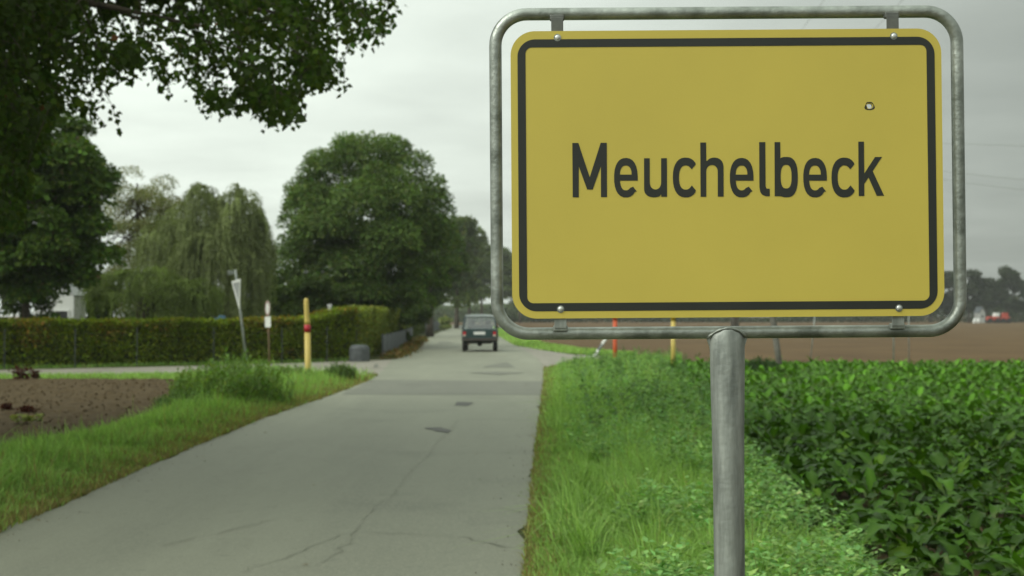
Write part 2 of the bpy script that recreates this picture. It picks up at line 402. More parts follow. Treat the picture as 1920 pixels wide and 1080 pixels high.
def clumps_ellipsoid(c, r, n, cr=(.17, .3), inner=.5, zcut=None, seed=0):
    g = np.random.default_rng(seed); d = rdir(n, g); rad = g.uniform(inner ** 2, .9, n) ** .5
    C = np.asarray(c) + d * np.asarray(r) * rad[:, None]; k = g.uniform(*cr, n) * np.mean(r)
    if zcut is not None:
        m = C[:, 2] - k > zcut; C, k = C[m], k[m]
    return C, k
def crown_leaves(C, k, n, L, centre, droop=.35, shell=.55, seed=0, flat=.8):
    g = np.random.default_rng(seed); w = k ** 2 / np.sum(k ** 2); j = g.choice(len(C), n, p=w)
    d = rdir(n, g); d[:, 2] = np.where(d[:, 2] < -.3, -d[:, 2] * .6, d[:, 2]); d = nrm(d)
    rad = k[j] * (shell + (1.08 - shell) * g.random(n) ** .7)
    off = d * rad[:, None]; off[:, 2] *= flat
    P = C[j] + off
    out = nrm(P - np.asarray(centre))
    D = nrm(d * .5 + out * .4 + rdir(n, g) * .75 + np.array([0, 0, -droop]))
    U = nrm(d + out * .6 + rdir(n, g) * .6 + np.array([0, 0, .35]))
    sz = L * np.exp(g.normal(0, .22, n))
    return P, D, U, sz
def limbs(base, top, crown_c, crown_r, n, r0, seed=0, spread=.7):
    g = np.random.default_rng(seed); lst = []
    base, top = np.asarray(base, float), np.asarray(top, float)
    for i in range(n):
        t = g.uniform(.35, .98); s = base + (top - base) * t
        a = g.uniform(0, 6.28); e = np.asarray(crown_c) + np.array([math.cos(a), math.sin(a), g.uniform(-.35, .75)]) * np.asarray(crown_r) * g.uniform(.5, .85) * np.array([1, 1, 1])
        m = (s + e) / 2 + np.array([0, 0, .1 * np.linalg.norm(e - s)]) + g.normal(0, .05, 3) * np.linalg.norm(e - s)
        q1 = s * .75 + m * .25 + np.array([0, 0, .03]); 
        lst.append(([tuple(s), tuple(q1), tuple(m), tuple(e * .6 + m * .4 + g.normal(0, .05, 3)), tuple(e)], [r0 * .42, r0 * .36, r0 * .24, r0 * .14, r0 * .04]))
    return lst
def trunk_of(root, base, top, r, parent_limbs, seg=10):
    base, top = Vector(base), Vector(top); pts, rad = [], []
    for i in range(7):
        t = i / 6; p = base.lerp(top, t); p.x += .06 * math.sin(t * 5 + base.x) * t; pts.append(p - Vector((0, 0, .05 if i == 0 else 0)))
        rad.append(r * (1.35 if i == 0 else 1.05 if i == 1 else 1) * (1 - .65 * t))
    tr = tube('trunk', pts, rad, M['bark'], root, seg)
    for pl in (parent_limbs,): 
        if pl: tubes('branches', pl, M['bark'], root, 5)
    return tr
def tree(name, label, x, y, cz, r, ztrunk_top, tr_r, nleaf, L, base, ncl=60, seed=0, group=None, alt=None, altp=0, cr=(.17, .3), aspect=.62, droop=.35, inner=.5, zcut=None, var=.25, nlimb=9, extra=None):
    root = empty(name, (x, y, 0)); tag(root, label, 'tree', group)
    c = np.array([0, 0, cz]); C, k = clumps_ellipsoid(c, r, ncl, cr, inner, zcut, seed)
    if extra is not None:
        C = np.concatenate([C, np.array([e[:3] for e in extra])]); k = np.concatenate([k, np.array([e[3] for e in extra])])
    P, D, U, sz = crown_leaves(C, k, nleaf, L, c, droop, seed=seed)
    col = leaf_cols(nleaf, base, var, alt, altp, P, .9, seed)
    link('crown', leaf_mesh('crown', P, D, U, sz, sz * aspect, col), M['leaf'], root)
    trunk_of(root, (0, 0, 0), (0, 0, ztrunk_top), tr_r, limbs((0, 0, ztrunk_top * .35), (0, 0, ztrunk_top), c, r, nlimb, tr_r, seed))
    return root
def willow(name, label, x, y, domes, nstr, base, ztop, tr_r, seed=0, lw=(.10, .028), zmin=.8, step=.075, slen=(1.0, 3.6)):
    g = np.random.default_rng(seed); root = empty(name, (x, y, 0)); tag(root, label, 'tree')
    Ps, Ds, Us, Cs = [], [], [], []
    for (cx, cy, cz, rx, ry, rz), ns in zip(domes, nstr):
        nb = ns // 11; db = rdir(nb, g); db[:, 2] = np.abs(db[:, 2]) * 1.1 - .15; db = nrm(db); rb = g.uniform(.55, 1, nb) ** .5; tb_ = np.exp(g.normal(0, .22, nb)); lb_ = g.uniform(*slen, nb)
        for q in range(ns):
            b = q % nb; d = nrm(db[b] + g.normal(0, .09, 3)); S = np.array([cx, cy, cz]) + d * np.array([rx, ry, rz]) * rb[b]
            ln = lb_[b] * g.uniform(.7, 1.15); m = int(ln / step); t = (np.arange(m) + g.random()) * step; o = nrm(d * np.array([1, 1, 0]) + 1e-6); arch = g.uniform(.25, .55)
            P = S + o * (arch * (1 - np.exp(-t * 2.2)) - .35)[:, None] + np.array([0, 0, -1]) * (np.maximum(t - .45, 0) ** 2 / (np.maximum(t - .45, 0) + .35) - .12 * np.sin(np.minimum(t / .45, 1) * 1.57))[:, None] + np.cumsum(g.normal(0, .010, (m, 3)), 0)
            P = P[P[:, 2] > zmin]; m = len(P)
            if m == 0: continue
            Ps.append(P); Ds.append(nrm(np.array([0, 0, -1.0]) + o * .25 + g.normal(0, .35, (m, 3)))); Us.append(nrm(o + g.normal(0, .5, (m, 3))))
            Cs.append(np.tile(np.asarray(base) * tb_[b] * math.exp(g.normal(0, .12)), (m, 1)) * np.exp(g.normal(0, .12, (m, 1))))
    P, D, U, Cc = (np.concatenate(a) for a in (Ps, Ds, Us, Cs)); n = len(P)
    sz = g.uniform(.8, 1.25, n)
    link('crown', leaf_mesh('crown', P, D, U, lw[0] * sz, lw[1] * sz, Cc), M['leaf'], root)
    lb = []
    for (cx, cy, cz, rx, ry, rz) in domes:
        lb += limbs((0, 0, ztop * .4), (0, 0, ztop), (cx, cy, cz), (rx, ry, rz), 8, tr_r, seed + 3)
    trunk_of(root, (0, 0, 0), (0, 0, ztop), tr_r, lb)
    return root
def shrub(name, label, p, r, n, L, base, cat='shrub', group=None, alt=None, altp=0, seed=0, ncl=18, stemr=.03):
    root = empty(name, (p[0], p[1], 0)); tag(root, label, cat, group)
    c = np.array([0, 0, r[2]]); C, k = clumps_ellipsoid(c, (r[0], r[1], r[2] * .95), ncl, (.25, .42), .35, None, seed)
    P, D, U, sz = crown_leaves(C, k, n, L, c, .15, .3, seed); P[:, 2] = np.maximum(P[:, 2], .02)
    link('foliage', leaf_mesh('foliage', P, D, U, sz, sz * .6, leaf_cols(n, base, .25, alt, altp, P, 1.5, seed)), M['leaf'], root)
    tubes('stems', limbs((0, 0, -.03), (0, 0, r[2] * .5), c, r, 6, stemr * 2, seed), M['bark'], root, 5)
    return root

# ------------------------------------------------------------------ town sign
PXM = 813.0; SY = F / PXM
sign = empty('town_sign', (at(1366, 592, SY).x + HC * math.sin(R(.4)), SY, 0), (0, R(-.4), 0))
tag(sign, 'yellow town name sign in a grey tube frame on a galvanised post', 'sign')
def sp(px, py):   # photograph pixel -> sign-local metres, plane of the panel
    a = R(.40); x, y = px - 1366.0, py - 592.0
    xr = x * math.cos(a) - y * math.sin(a); yr = x * math.sin(a) + y * math.cos(a)
    return (xr / PXM, HC - yr / PXM)
x0, z1 = sp(957, 57); x1, z0 = sp(1771, 592)
cxp = (x0 + x1) / 2
HOLE = sp(1632, 198)
hole = [(HOLE[0] + .0062 * math.cos(a) * (1 + .15 * math.sin(3 * a)), HOLE[1] + .0062 * math.sin(a)) for a in np.linspace(0, 2 * math.pi, 14, endpoint=False)]
panel = sheet('panel', [rrect(x0, z0, x1, z1, 46 / PXM, 14), hole], .003, M['yellow'], sign)
e1, e2 = 13 / PXM, 28 / PXM
brd = sheet('border', [rrect(x0 + e1, z0 + e1 * 1.05, x1 - e1, z1 - e1 * 1.2, 33 / PXM, 12), rrect(x0 + e2, z0 + e2 * 1.03, x1 - e2, z1 - e2 * 1.1, 12 / PXM, 8)], .0006, M['black'], panel)
brd.location = (0, -.0021, 0)
# letters, drawn in sixfold photograph pixels (origin 1060,260), y down
def sup(cx, cy, rx, ry, a0, a1, n=2.35, k=22):
    o = []
    for i in range(k + 1):
        a = R(a0 + (a1 - a0) * i / k); c, s = math.cos(a), math.sin(a)
        o.append((cx + rx * math.copysign(abs(c) ** (2 / n), c), cy - ry * math.copysign(abs(s) ** (2 / n), s)))
    return o
def L_e(dx):
    o = [(816, 470)] + sup(683, 437, 133, 223, 2, 318) + [(806, 592), (764, 538)] + sup(683, 445, 67, 135, 310, 192) + [(617, 470)]
    h = [(616, 402), (747, 402)] + sup(682, 402, 66, 103, 8, 172, 2.3, 14)
    return [[(x + dx, y) for x, y in o], [(x + dx, y) for x, y in h]]
def L_c(dx):
    o = [(1425, 342), (1470, 287)] + sup(1357, 435, 145, 225, 44, 316) + [(1471, 580), (1426, 524)] + sup(1357, 435, 76, 137, 310, 50)
    return [[(x + dx, y) for x, y in o]]
LET = [
    ('M', [[(80, 45), (148, 45), (276, 432), (400, 43), (468, 43), (470, 656), (402, 656), (402, 308), (309, 570), (247, 570), (152, 308), (152, 658), (84, 658)]]),
    ('e', L_e(0)),
    ('u', [[(888, 218), (952, 218), (952, 490)] + sup(1016, 490, 64, 80, 180, 360, 2.1, 14) + [(1080, 218), (1145, 216), (1146, 652), (1082, 652), (1080, 622)] + sup(1000, 560, 112, 98, 302, 182, 2.3, 16)]),
    ('c', L_c(0)),
    ('h', [[(1522, 40), (1587, 40), (1589, 246)] + sup(1680, 320, 103, 110, 140, 2, 2.2, 14) + [(1783, 650), (1718, 650)] + sup(1653, 372, 65, 78, 2, 178, 2.2, 14) + [(1588, 652), (1524, 652)]]),
    ('e', L_e(1304)),
    ('l', [[(2186, 36), (2254, 35), (2256, 535), (2268, 560), (2302, 562), (2303, 646), (2262, 647), (2220, 630), (2197, 600), (2187, 545)]]),
    ('b', [[(2359, 35), (2422, 35), (2424, 246)] + sup(2490, 430, 129, 228, 115, -118, 2.6, 26) + [(2422, 616), (2420, 646), (2359, 646)],
           sup(2488, 425, 62, 134, 0, 345, 2.6, 22)]),
    ('e', L_e(2131)),
    ('c', L_c(1787)),
    ('k', [[(3303, 30), (3366, 30), (3368, 390), (3490, 204), (3568, 203), (3463, 362), (3590, 640), (3508, 641), (3416, 434), (3367, 508), (3368, 642), (3305, 643)]]),
]
for ch, lps in LET:
    lo = sheet('letter', [[sp(1060 + x / 6.0, 260 + y / 6.0) for x, y in lp] for lp in lps], .0006, M['black'], panel)
    lo.location = (0, -.0021, 0)
# dented rim of the shot hole
bm = bmesh.new(); ringv = []
for k, (r, yy) in enumerate(((.0060, .004), (.0078, -.0016), (.0098, -.0020), (.0112, -.0017))):
    ringv.append([bm.verts.new((HOLE[0] + r * math.cos(a) * (1 + .18 * math.sin(3 * a + k) * (k > 0)), yy, HOLE[1] + r * math.sin(a) * (1 + .14 * math.cos(2 * a)))) for a in np.linspace(0, 6.283, 18, endpoint=False)])
for a, b in zip(ringv[:-1], ringv[1:]):
    for i in range(18): bm.faces.new((a[i], a[(i + 1) % 18], b[(i + 1) % 18], b[i]))
M['dent'] = plain('dark_dent', (.035, .03, .012), .5, c2=(.015, .015, .01), scale=90)  # near-black colour on the ring round the hole
bm_obj('bullet_hole', bm, M['dent'], panel, True)
# tube frame
FY = .030
def spf(px, py):
    x, z = sp(px, py); return x + (px - 960) / F * FY, z + (592 - py) / F * FY
fx0, fz1 = spf(928.5, 25); fx1, fz0 = spf(1801, 620)
pts = [(x, FY, z) for x, z in rrect(fx0, fz0, fx1, fz1, 60 / PXM, 12)]
seg_pts = []
for i, p in enumerate(pts):
    q = pts[(i + 1) % len(pts)]; d = (Vector(q) - Vector(p)).length; m = max(1, int(d / .06))
    seg_pts += [tuple(Vector(p).lerp(Vector(q), k / m)) for k in range(m)]
tube('frame', seg_pts, .0145, M['zinc'], sign, 20, True)
for (bx, by, yb) in ((1045.5, 69, 44), (1678, 66, 44), (1051, 579.5, 606), (1685, 577.5, 606)):
    X, Z = sp(bx, by); Xb, Zb = sp(bx, yb)
    bm = bmesh.new(); zf = fz1 if by < 300 else fz0
    za, zb = (Z - .014, zf - .0125) if by < 300 else (zf + .0125, Z + .014)
    add_box(bm, (X, .0062, (za + zb) / 2), (.028, .004, zb - za), None, .001)
    add_box(bm, (X, .016, zf + (-.012 if by < 300 else .012)), (.034, .016, .014), None, .003)
    bm_obj('bracket', bm, M['bracket'] if by < 300 else M['zincpost'], sign)  # top pair darker than the bottom pair: shade and light put in the colour
    bm = bmesh.new(); bmesh.ops.create_uvsphere(bm, u_segments=14, v_segments=8, radius=.0062)
    bmesh.ops.scale(bm, vec=(1, .55, 1), verts=bm.verts[:])
    bmesh.ops.translate(bm, vec=(X, -.0035, Z), verts=bm.verts[:])
    b_ = bm_obj('bolt', bm, M['bolt'], sign, True)
    bm = bmesh.new(); bmesh.ops.create_cone(bm, segments=16, radius1=.0085, radius2=.0085, depth=.0012, cap_ends=True)
    bmesh.ops.rotate(bm, matrix=Matrix.Rotation(R(90), 3, 'X'), verts=bm.verts[:]); bmesh.ops.translate(bm, vec=(X, -.0026, Z), verts=bm.verts[:])
    bm_obj('washer', bm, M['zincpost'], b_)
# post: round tube, flattened towards the saddle under the frame
pp, pr = [], []
for z, ra, rb in ((-.6, .035, .035), (.4, .035, .035), (.9, .0352, .035), (1.25, .036, .034), (1.38, .0375, .032), (1.48, .0395, .028), (1.54, .0405, .025), (1.588, .0405, .0235), (1.603, .038, .0215), (1.613, .031, .020), (1.620, .018, .019)):
    pp.append((.0005 * 0, FY - .006, z)); pr.append((ra, rb))
post = tube('post', pp, pr, M['zincpost'], sign, 28)
# weld bead / saddle
wp = []
for k in range(15):
    t = -1 + 2 * k / 14; wp.append((t * .046, FY - .0235 + abs(t) ** 2 * .014, 1.621 - .022 * abs(t) ** 2.0))
tube('weld_seam', wp, [.0028 + .0012 * math.sin(k * 2.1) for k in range(15)], M['zinc'], post, 8)
for s in (-1, 1):
    sheet('gusset', [[(s * .030, 1.603), (s * .049, 1.603), (s * .045, 1.592), (s * .0405, 1.578), (s * .038, 1.562)]], .012, M['zinc'], post).location = (0, FY, 0)

# ------------------------------------------------------------------ hedges and fences on the left
def hedge(name, label, line, depth, h, nl, L, base, alts, seed, back=+1):
    """line: [(x,y,height)...] front foot; body lies behind it"""
    root = empty(name, (line[0][0], line[0][1], 0)); tag(root, label, 'hedge')
    g = np.random.default_rng(seed); A = np.array([(p[0], p[1]) for p in line], float); H = np.array([p[2] for p in line], float)
    seg = A[1:] - A[:-1]; ln = np.linalg.norm(seg, axis=1); cum = np.concatenate([[0], np.cumsum(ln)])
    nv = np.stack([-seg[:, 1], seg[:, 0]], 1) / ln[:, None] * back
    vn = np.array([nrm(nv[max(i - 1, 0)] + nv[min(i, len(nv) - 1)]) for i in range(len(A))])
    B = A + vn * depth
    def pt(s, w):
        x = np.stack([np.interp(s, cum, A[:, k]) for k in (0, 1)], 1); y = np.stack([np.interp(s, cum, B[:, k]) for k in (0, 1)], 1)
        return x + (y - x) * w[:, None]
    s = g.random(nl) * cum[-1]; hh = np.interp(s, cum, H)
    u = g.random(nl); face = u < .62
    w = np.where(face, .04 + .10 * g.random(nl), g.random(nl)); z = np.where(face, hh * g.random(nl) ** .85, hh * (.93 + .07 * g.random(nl)))
    rnd = np.clip(w / .18, 0, 1) ; z = np.where(~face & (w < .18), z - .10 * (1 - rnd), z)
    xy = pt(s, w); P = np.column_stack([xy, z]); lump = .06 * snoise(P, 2.2, seed)
    nn = np.stack([np.interp(s, cum, vn[:, k]) for k in (0, 1)], 1)
    P[:, :2] -= nn * (lump + g.normal(0, .03, nl))[:, None]; P[:, 2] += lump * .6 * (~face) + g.normal(0, .02, nl) + .05 * (g.random(nl) < .03) * g.random(nl)
    P[:, 2] = np.maximum(P[:, 2], .03)
    D = nrm(np.column_stack([-nn, np.full(nl, .25)]) + rdir(nl, g) * .9); U = nrm(np.column_stack([-nn * face[:, None], np.where(face, .4, 1.2)]) + rdir(nl, g) * .55)
    sz = L * np.exp(g.normal(0, .25, nl)); col = leaf_cols(nl, base, .28, None, 0, P, 1.6, seed)
    br = np.clip(snoise(P, .9, seed + 5) + .9 * (P[:, 2] / hh - .72) + .1, 0, 1)
    for a, pr in alts:
        k = g.random(nl) < br * pr; col[k] = np.asarray(a) * np.exp(g.normal(0, .25, (k.sum(), 1)))
    P[:, 0] -= line[0][0]; P[:, 1] -= line[0][1]
    link('foliage', leaf_mesh('foliage', P, D, U, sz, sz * .65, col), M['leaf'], root)
    V, Fa = [], []
    for i in range(len(A)):
        a = A[i] + vn[i] * depth * .16 - A[0]; b = B[i] - vn[i] * depth * .08 - A[0]
        V += [(a[0], a[1], 0), (a[0], a[1], H[i] * .9), (b[0], b[1], H[i] * .9), (b[0], b[1], 0)]
    for i in range(len(A) - 1):
        o = 4 * i; Fa += [(o, o + 4, o + 5, o + 1), (o + 1, o + 5, o + 6, o + 2), (o + 2, o + 6, o + 7, o + 3)]
    Fa += [(0, 1, 2, 3), tuple(4 * (len(A) - 1) + k for k in (3, 2, 1, 0))]
    me = bpy.data.meshes.new('twigs'); me.from_pydata(V, [], Fa); link('twigs', me, M['core'], root)  # solid dark box added inside the leaves to stop see-through
    return root
HG = (.145, .195, .016); BR = (.25, .145, .026); YL = (.22, .20, .034)
hedge('hedge', 'long clipped green and brown hedge beside the side road', [(-40, 40.2, 1.5), (-26, 41.4, 1.5), (-16, 44.3, 1.5), (-12.5, 46.6, 1.5), (-9, 49.2, 1.52), (-7.1, 51.0, 1.58), (-6.2, 52.1, 1.86), (-5.75, 52.8, 1.92)], 1.1, 1.5, 105000, .085, HG, [(BR, .42), (YL, .35)], 11)
hedge('hedge', 'tall yellow green hedge corner behind the grey road fence', [(-5.65, 53.0, 1.92), (-5.6, 57.5, 1.98), (-5.95, 68, 2.02), (-6.35, 80, 2.0), (-6.8, 91, 1.95)], 1.3, 1.9, 30000, .09, (.16, .20, .032), [(YL, .4)], 12)
hedge('hedge', 'low far green hedge between the two grey fences', [(-7.3, 92, 1.5), (-7.6, 108, 1.5), (-8.4, 132, 1.5), (-9.8, 168, 1.5)], 1.2, 1.5, 16000, .13, (.09, .125, .026), [(YL, .3)], 13)
# thin posts and wires in front of the long hedge
M['wirefence'] = plain('dark_green_steel', (.035, .045, .04), .6)
wf = empty('wire_fence', (-16, 43.4, 0)); tag(wf, 'thin dark post and wire fence in front of the long hedge', 'fence')
wl_pts = [(-30, 40.45), (-22, 41.6), (-18.7, 42.55), (-15.6, 43.75), (-13.8, 44.95), (-12.15, 46.1), (-10.0, 47.7), (-8.0, 49.5), (-6.6, 50.8)]
for (x, y) in wl_pts:
    bm = bmesh.new(); add_box(bm, (x + 16, y - 43.4, .60), (.030, .030, 1.3), None, .004); bm_obj('fence_post', bm, M['wirefence'], wf)
for z in (.35, .7, 1.05): tube('wire', [(x + 16, y - 43.4 - .024, z) for x, y in wl_pts], .0018, M['wirefence'], wf, 4)
def board_fence(name, label, line, h, plen, seed):
    root = empty(name, (line[0][0], line[0][1], 0)); tag(root, label, 'fence')
    A = np.array(line, float); ln = np.linalg.norm(A[1:] - A[:-1], axis=1); cum = np.concatenate([[0], np.cumsum(ln)])
    n = int(cum[-1] / plen); pme = None; qme = None
    for i in range(n + 1):
        s = cum[-1] * i / n; p = np.array([np.interp(s, cum, A[:, k]) for k in (0, 1)]) - A[0]
        if qme is None:
            bm = bmesh.new(); add_box(bm, (0, 0, (h + .06) / 2 - .05), (.07, .07, h + .16), None, .006)
            po = bm_obj('fence_post', bm, M['slate'], root); qme = po.data
        else: po = link('fence_post', qme, None, root)
        po.location = (p[0], p[1], 0)
        if i == n: break
        q = np.array([np.interp(cum[-1] * (i + 1) / n, cum, A[:, k]) for k in (0, 1)]) - A[0]; d = q - p
        if pme is None:
            bm = bmesh.new(); le = np.linalg.norm(d)
            add_box(bm, (0, 0, .06 + (h - .06) / 2), (le - .08, .022, h - .06), None, .003)
            nb = 9
            for k in range(nb): add_box(bm, ((k - (nb - 1) / 2) * (le - .12) / nb, -.016, .06 + (h - .06) / 2), ((le - .12) / nb - .02, .012, h - .09), None, 0)
            pa = bm_obj('fence_panel', bm, M['slate'], root); pme = pa.data
        else: pa = link('fence_panel', pme, None, root)
        pa.location = ((p[0] + q[0]) / 2, (p[1] + q[1]) / 2, 0); pa.rotation_euler = (0, 0, math.atan2(d[1], d[0]))
    return root
board_fence('panel_fence', 'low slate grey panel fence along the road at the hedge corner', [(-5.2, 57.2), (-5.35, 64), (-5.9, 78), (-6.45, 92)], .86, 2.5, 1)
board_fence('panel_fence', 'distant slate grey panel fence where the road bends', [(-7.75, 128), (-8.15, 150), (-9.0, 180), (-10.6, 212)], 1.0, 3.0, 2)
# brown leaf litter and weeds at the foot of the road fence
n = 5000; t = rng.random(n); yy = 54 + t * 42; xx = np.interp(yy, [54, 64, 85, 96], [-4.6, -4.75, -5.75, -6.1]) + rng.normal(0, .22, n)
P = np.column_stack([xx, yy, .02 + np.abs(rng.normal(0, .10, n))])
tag(link('leaf_litter', leaf_mesh('leaf_litter', P, rdir(n), nrm(rdir(n) + [0, 0, .8]), .12, .08, leaf_cols(n, (.16, .095, .03), .3, (.09, .11, .03), .35)), M['leaf']), kind='stuff')

# ------------------------------------------------------------------ trees
# near lime tree whose trunk stands outside the left edge
TA = np.array([-9.6, 15.5, 0.0])
lime = empty('lime_tree', tuple(TA)); tag(lime, 'dark leafy tree overhanging the top left, its trunk outside the picture', 'tree')
g = np.random.default_rng(21)
poly = [(-60, -40), (740, -40), (738, 26), (712, 62), (648, 84), (650, 120), (642, 160), (598, 150), (560, 178), (552, 226), (520, 215), (505, 230), (470, 200), (430, 205), (398, 214), (372, 168), (345, 130), (330, 92), (322, 128), (306, 176), (292, 128), (266, 66), (262, 110), (232, 148), (205, 160), (176, 172), (205, 205), (214, 226), (172, 208), (150, 200), (118, 190), (96, 230), (60, 300), (40, 420), (-60, 420)]
PX, PZ = np.array([p[0] for p in poly], float), np.array([p[1] for p in poly], float)
def inpoly(x, y):
    r = np.zeros(len(x), bool); j = len(PX) - 1
    for i in range(len(PX)):
        c = ((PZ[i] > y) != (PZ[j] > y)) & (x < (PX[j] - PX[i]) * (y - PZ[i]) / (PZ[j] - PZ[i] + 1e-9) + PX[i]); r ^= c; j = i
    return r
ctr = []
while len(ctr) < 1500:
    x, y = g.uniform(-60, 745, 400), g.uniform(-40, 420, 400); m = inpoly(x, y)
    ctr += [(a, b) for a, b in zip(x[m], y[m])]
ctr = np.array(ctr[:1500]); dep = g.uniform(12.2, 17.5, 1500)
# looser, sky-dappled patches
def is_loose(x, y):
    return ((x > 95) & (x < 232) & (y > 40)) | ((x > 285) & (x < 400) & (y < 135)) | ((x > 590) & (y < 110)) | ((x > 30) & (x < 75) & (y > 95) & (y < 170)) | ((x > 200) & (x < 285) & (y > 20) & (y < 60))
loose = is_loose(ctr[:, 0], ctr[:, 1])
keep = np.where(loose, g.random(1500) < .25, (snoise(ctr, .028, 77) > -.25) & (g.random(1500) < .66) | (ctr[:, 0] < 100)); ctr, dep = ctr[keep], dep[keep]
CC = np.array([at(a, b, d) for (a, b), d in zip(ctr, dep)])
twl, Pl = [], []
for c in CC:      # leafy twigs that arch outwards and droop
    d = np.array([g.normal(.35, .55), g.normal(-.1, .6), g.normal(-.35, .3)]); d /= np.linalg.norm(d); ln = g.uniform(.35, .75); m = int(ln / .018)
    t = np.linspace(0, 1, m)[:, None]; q = c + d * ln * (t - .35) + np.array([0, 0, -.28]) * ln * t ** 2
    Pl.append(q + g.normal(0, 1, (m, 3)) * np.array([.045, .045, .035]))
    uu, vv = proj(q); k = int(np.argmin(inpoly(uu, vv + 6))) if not inpoly(uu, vv + 6).all() else m
    if k > 4: twl.append(([tuple(q[0] - TA), tuple(q[k // 2] - TA), tuple(q[k - 1] - TA)], [.007, .004, .0015]))
P = np.concatenate(Pl)
# hanging sprays along the fringe
spray = []
for (a, b, c, d) in ((560, 175, 552, 232), (515, 190, 514, 238), (485, 195, 492, 222), (395, 185, 396, 222), (310, 140, 314, 178), (200, 190, 222, 238), (150, 190, 196, 232), (640, 130, 646, 168), (655, 80, 640, 122), (700, 45, 735, 30), (690, 55, 722, 64), (620, 145, 610, 168), (270, 90, 268, 132), (250, 110, 238, 150), (330, 100, 326, 150), (430, 190, 432, 215), (735, 0, 742, 22), (540, 190, 532, 220), (300, 120, 300, 165), (365, 150, 372, 190), (180, 160, 160, 208), (100, 200, 92, 250), (70, 240, 62, 310)):
    Y = g.uniform(12.8, 15.5); s, e = np.array(at(a, b, Y)), np.array(at(c, d, Y)); L_ = np.linalg.norm(e - s); m = int(L_ / .022) + 6
    t = np.linspace(-.4, 1, m)[:, None]; spray.append((s + (e - s) * t + g.normal(0, .022, (m, 3)), s - (e - s) * .6, e))
twl += [([tuple(q - TA), tuple((q + e) / 2 - TA + np.array([.02, 0, .03])), tuple(e - TA)], [.006, .004, .002]) for _, q, e in spray]
P = np.concatenate([P] + [q for q, _, _ in spray]); n = len(P)
u, v = proj(P); inf = (u > -20) & (u < 1940) & (v > -20)
m = ~inf | inpoly(u + g.normal(0, 9, n), v - g.normal(6, 9, n)); m[-sum(len(q) for q, _, _ in spray):] = True
P = P[m]; n = len(P)
D = nrm(rdir(n, g) * .8 + np.array([0, 0, -.75])); U = nrm(rdir(n, g) * .8 + np.array([0, -.25, .55])); sz = .066 * np.exp(g.normal(0, .2, n))
col = leaf_cols(n, (.052, .092, .012), .28, (.20, .085, .03), .0012, P, 1.2, 4)
order = np.argsort(P[:, 1] + 1e3 * (proj(P)[0] < 0)); pick = order[:300]; rest = order[300:]
link('foliage', leaf_mesh('foliage', P[rest] - TA, D[rest], U[rest], sz[rest], sz[rest] * .85, col[rest]), M['leaf'], lime)['kind'] = 'stuff'
lm = []
for k in range(6):   # heart shaped single leaves with a folded midrib
    w = [(0, 0, 0), (.34, .10, .05), (.48, .34, .07), (.36, .66, .04), (0, 1.0, -.06), (-.36, .66, .04), (-.48, .34, .07), (-.34, .10, .05), (0, .45, 0)]
    fa = np.array([(0, 1, 8), (1, 2, 8), (2, 3, 8), (3, 4, 8), (4, 5, 8), (5, 6, 8), (6, 7, 8), (7, 0, 8)])
    lm.append(mesh_np('leaf', np.array(w) * [1, 1, 1 + .5 * k / 6], fa, np.tile(np.array((.040, .066, .013)) * math.exp(g.normal(0, .25)), (9, 1)))); lm[-1].materials.append(M['leaf'])
for q, i in enumerate(pick):
    o = link('leaf', lm[q % 6], None, lime); S = np.cross(D[i], U[i]); S /= np.linalg.norm(S); N = np.cross(S, D[i])
    o.matrix_local = Matrix.Translation(P[i] - TA) @ Matrix(np.column_stack([S, D[i], N]).tolist()).to_4x4() @ Matrix.Scale(sz[i], 4)
# rest of the crown, above and beside the frame, enlarged to shade the overhang
C, k = clumps_ellipsoid((-8.3, 14.0, 9.0), (7.6, 9.5, 5.2), 230, (.15, .23), .4, 3.4, 5)
P2, D2, U2, s2 = crown_leaves(C, k, 74000, .24, (-8.3, 14.0, 8.5), .5, .3, 6)
u, v = proj(P2); ok = ~((u > -15) & (u < 1935) & (v > -12) & (P2[:, 1] > 1)); ok |= inpoly(u, v + 25) & (P2[:, 1] > 14.5) & ~is_loose(u, v) & ((u < 110) | (rng.random(len(u)) < .25)); ok &= ~((P2[:, 1] < 13.5) & (P2[:, 0] > -5.0))
P2, D2, U2, s2 = P2[ok], D2[ok], U2[ok], s2[ok]
link('crown', leaf_mesh('crown', P2 - TA, D2, U2, s2, s2 * .8, leaf_cols(len(P2), (.042, .07, .014), .25)), M['leaf'], lime)
lb = []
for (a, b, Y, r) in ((600, 40, 14.2, .05), (430, 60, 13.6, .055), (250, 30, 15, .06), (180, 110, 15.5, .045), (520, 120, 15.2, .03), (90, 60, 14.5, .06), (690, 10, 14.8, .03)):
    e = np.array(at(a, b, Y)) - TA; s = np.array([.1, 0, 3.4 + (Y - 13) * .35]); m1 = s + (e - s) * .35 + np.array([0, 0, .9]); m2 = s + (e - s) * .7 + np.array([0, 0, .75])
    lb.append(([tuple(s), tuple(m1), tuple(m2), tuple(e)], [r * 2.4, r * 1.6, r * .8, r * .15]))
for kk in range(9):
    a = kk * .7; e = np.array([2.4 + 4.5 * math.cos(a), 1 + 4.5 * math.sin(a), 8.5 + 2 * math.sin(kk)]); s = np.array([0, 0, 4 + kk * .3])
    lb.append(([tuple(s), tuple((s + e) / 2 + [0, 0, .7]), tuple(e)], [.16, .10, .02]))
tubes('branches', lb, M['bark'], lime, 7); tag(tubes('twigs', twl, M['bark'], lime, 3), kind='stuff')
tube('trunk', [(0, 0, -.1), (.02, 0, .3), (.05, .03, 1.5), (.1, 0, 3.2), (.05, 0, 5.5), (.2, .1, 9), (.3, .1, 11.5)], [.52, .40, .34, .31, .24, .13, .04], M['bark'], lime, 14)

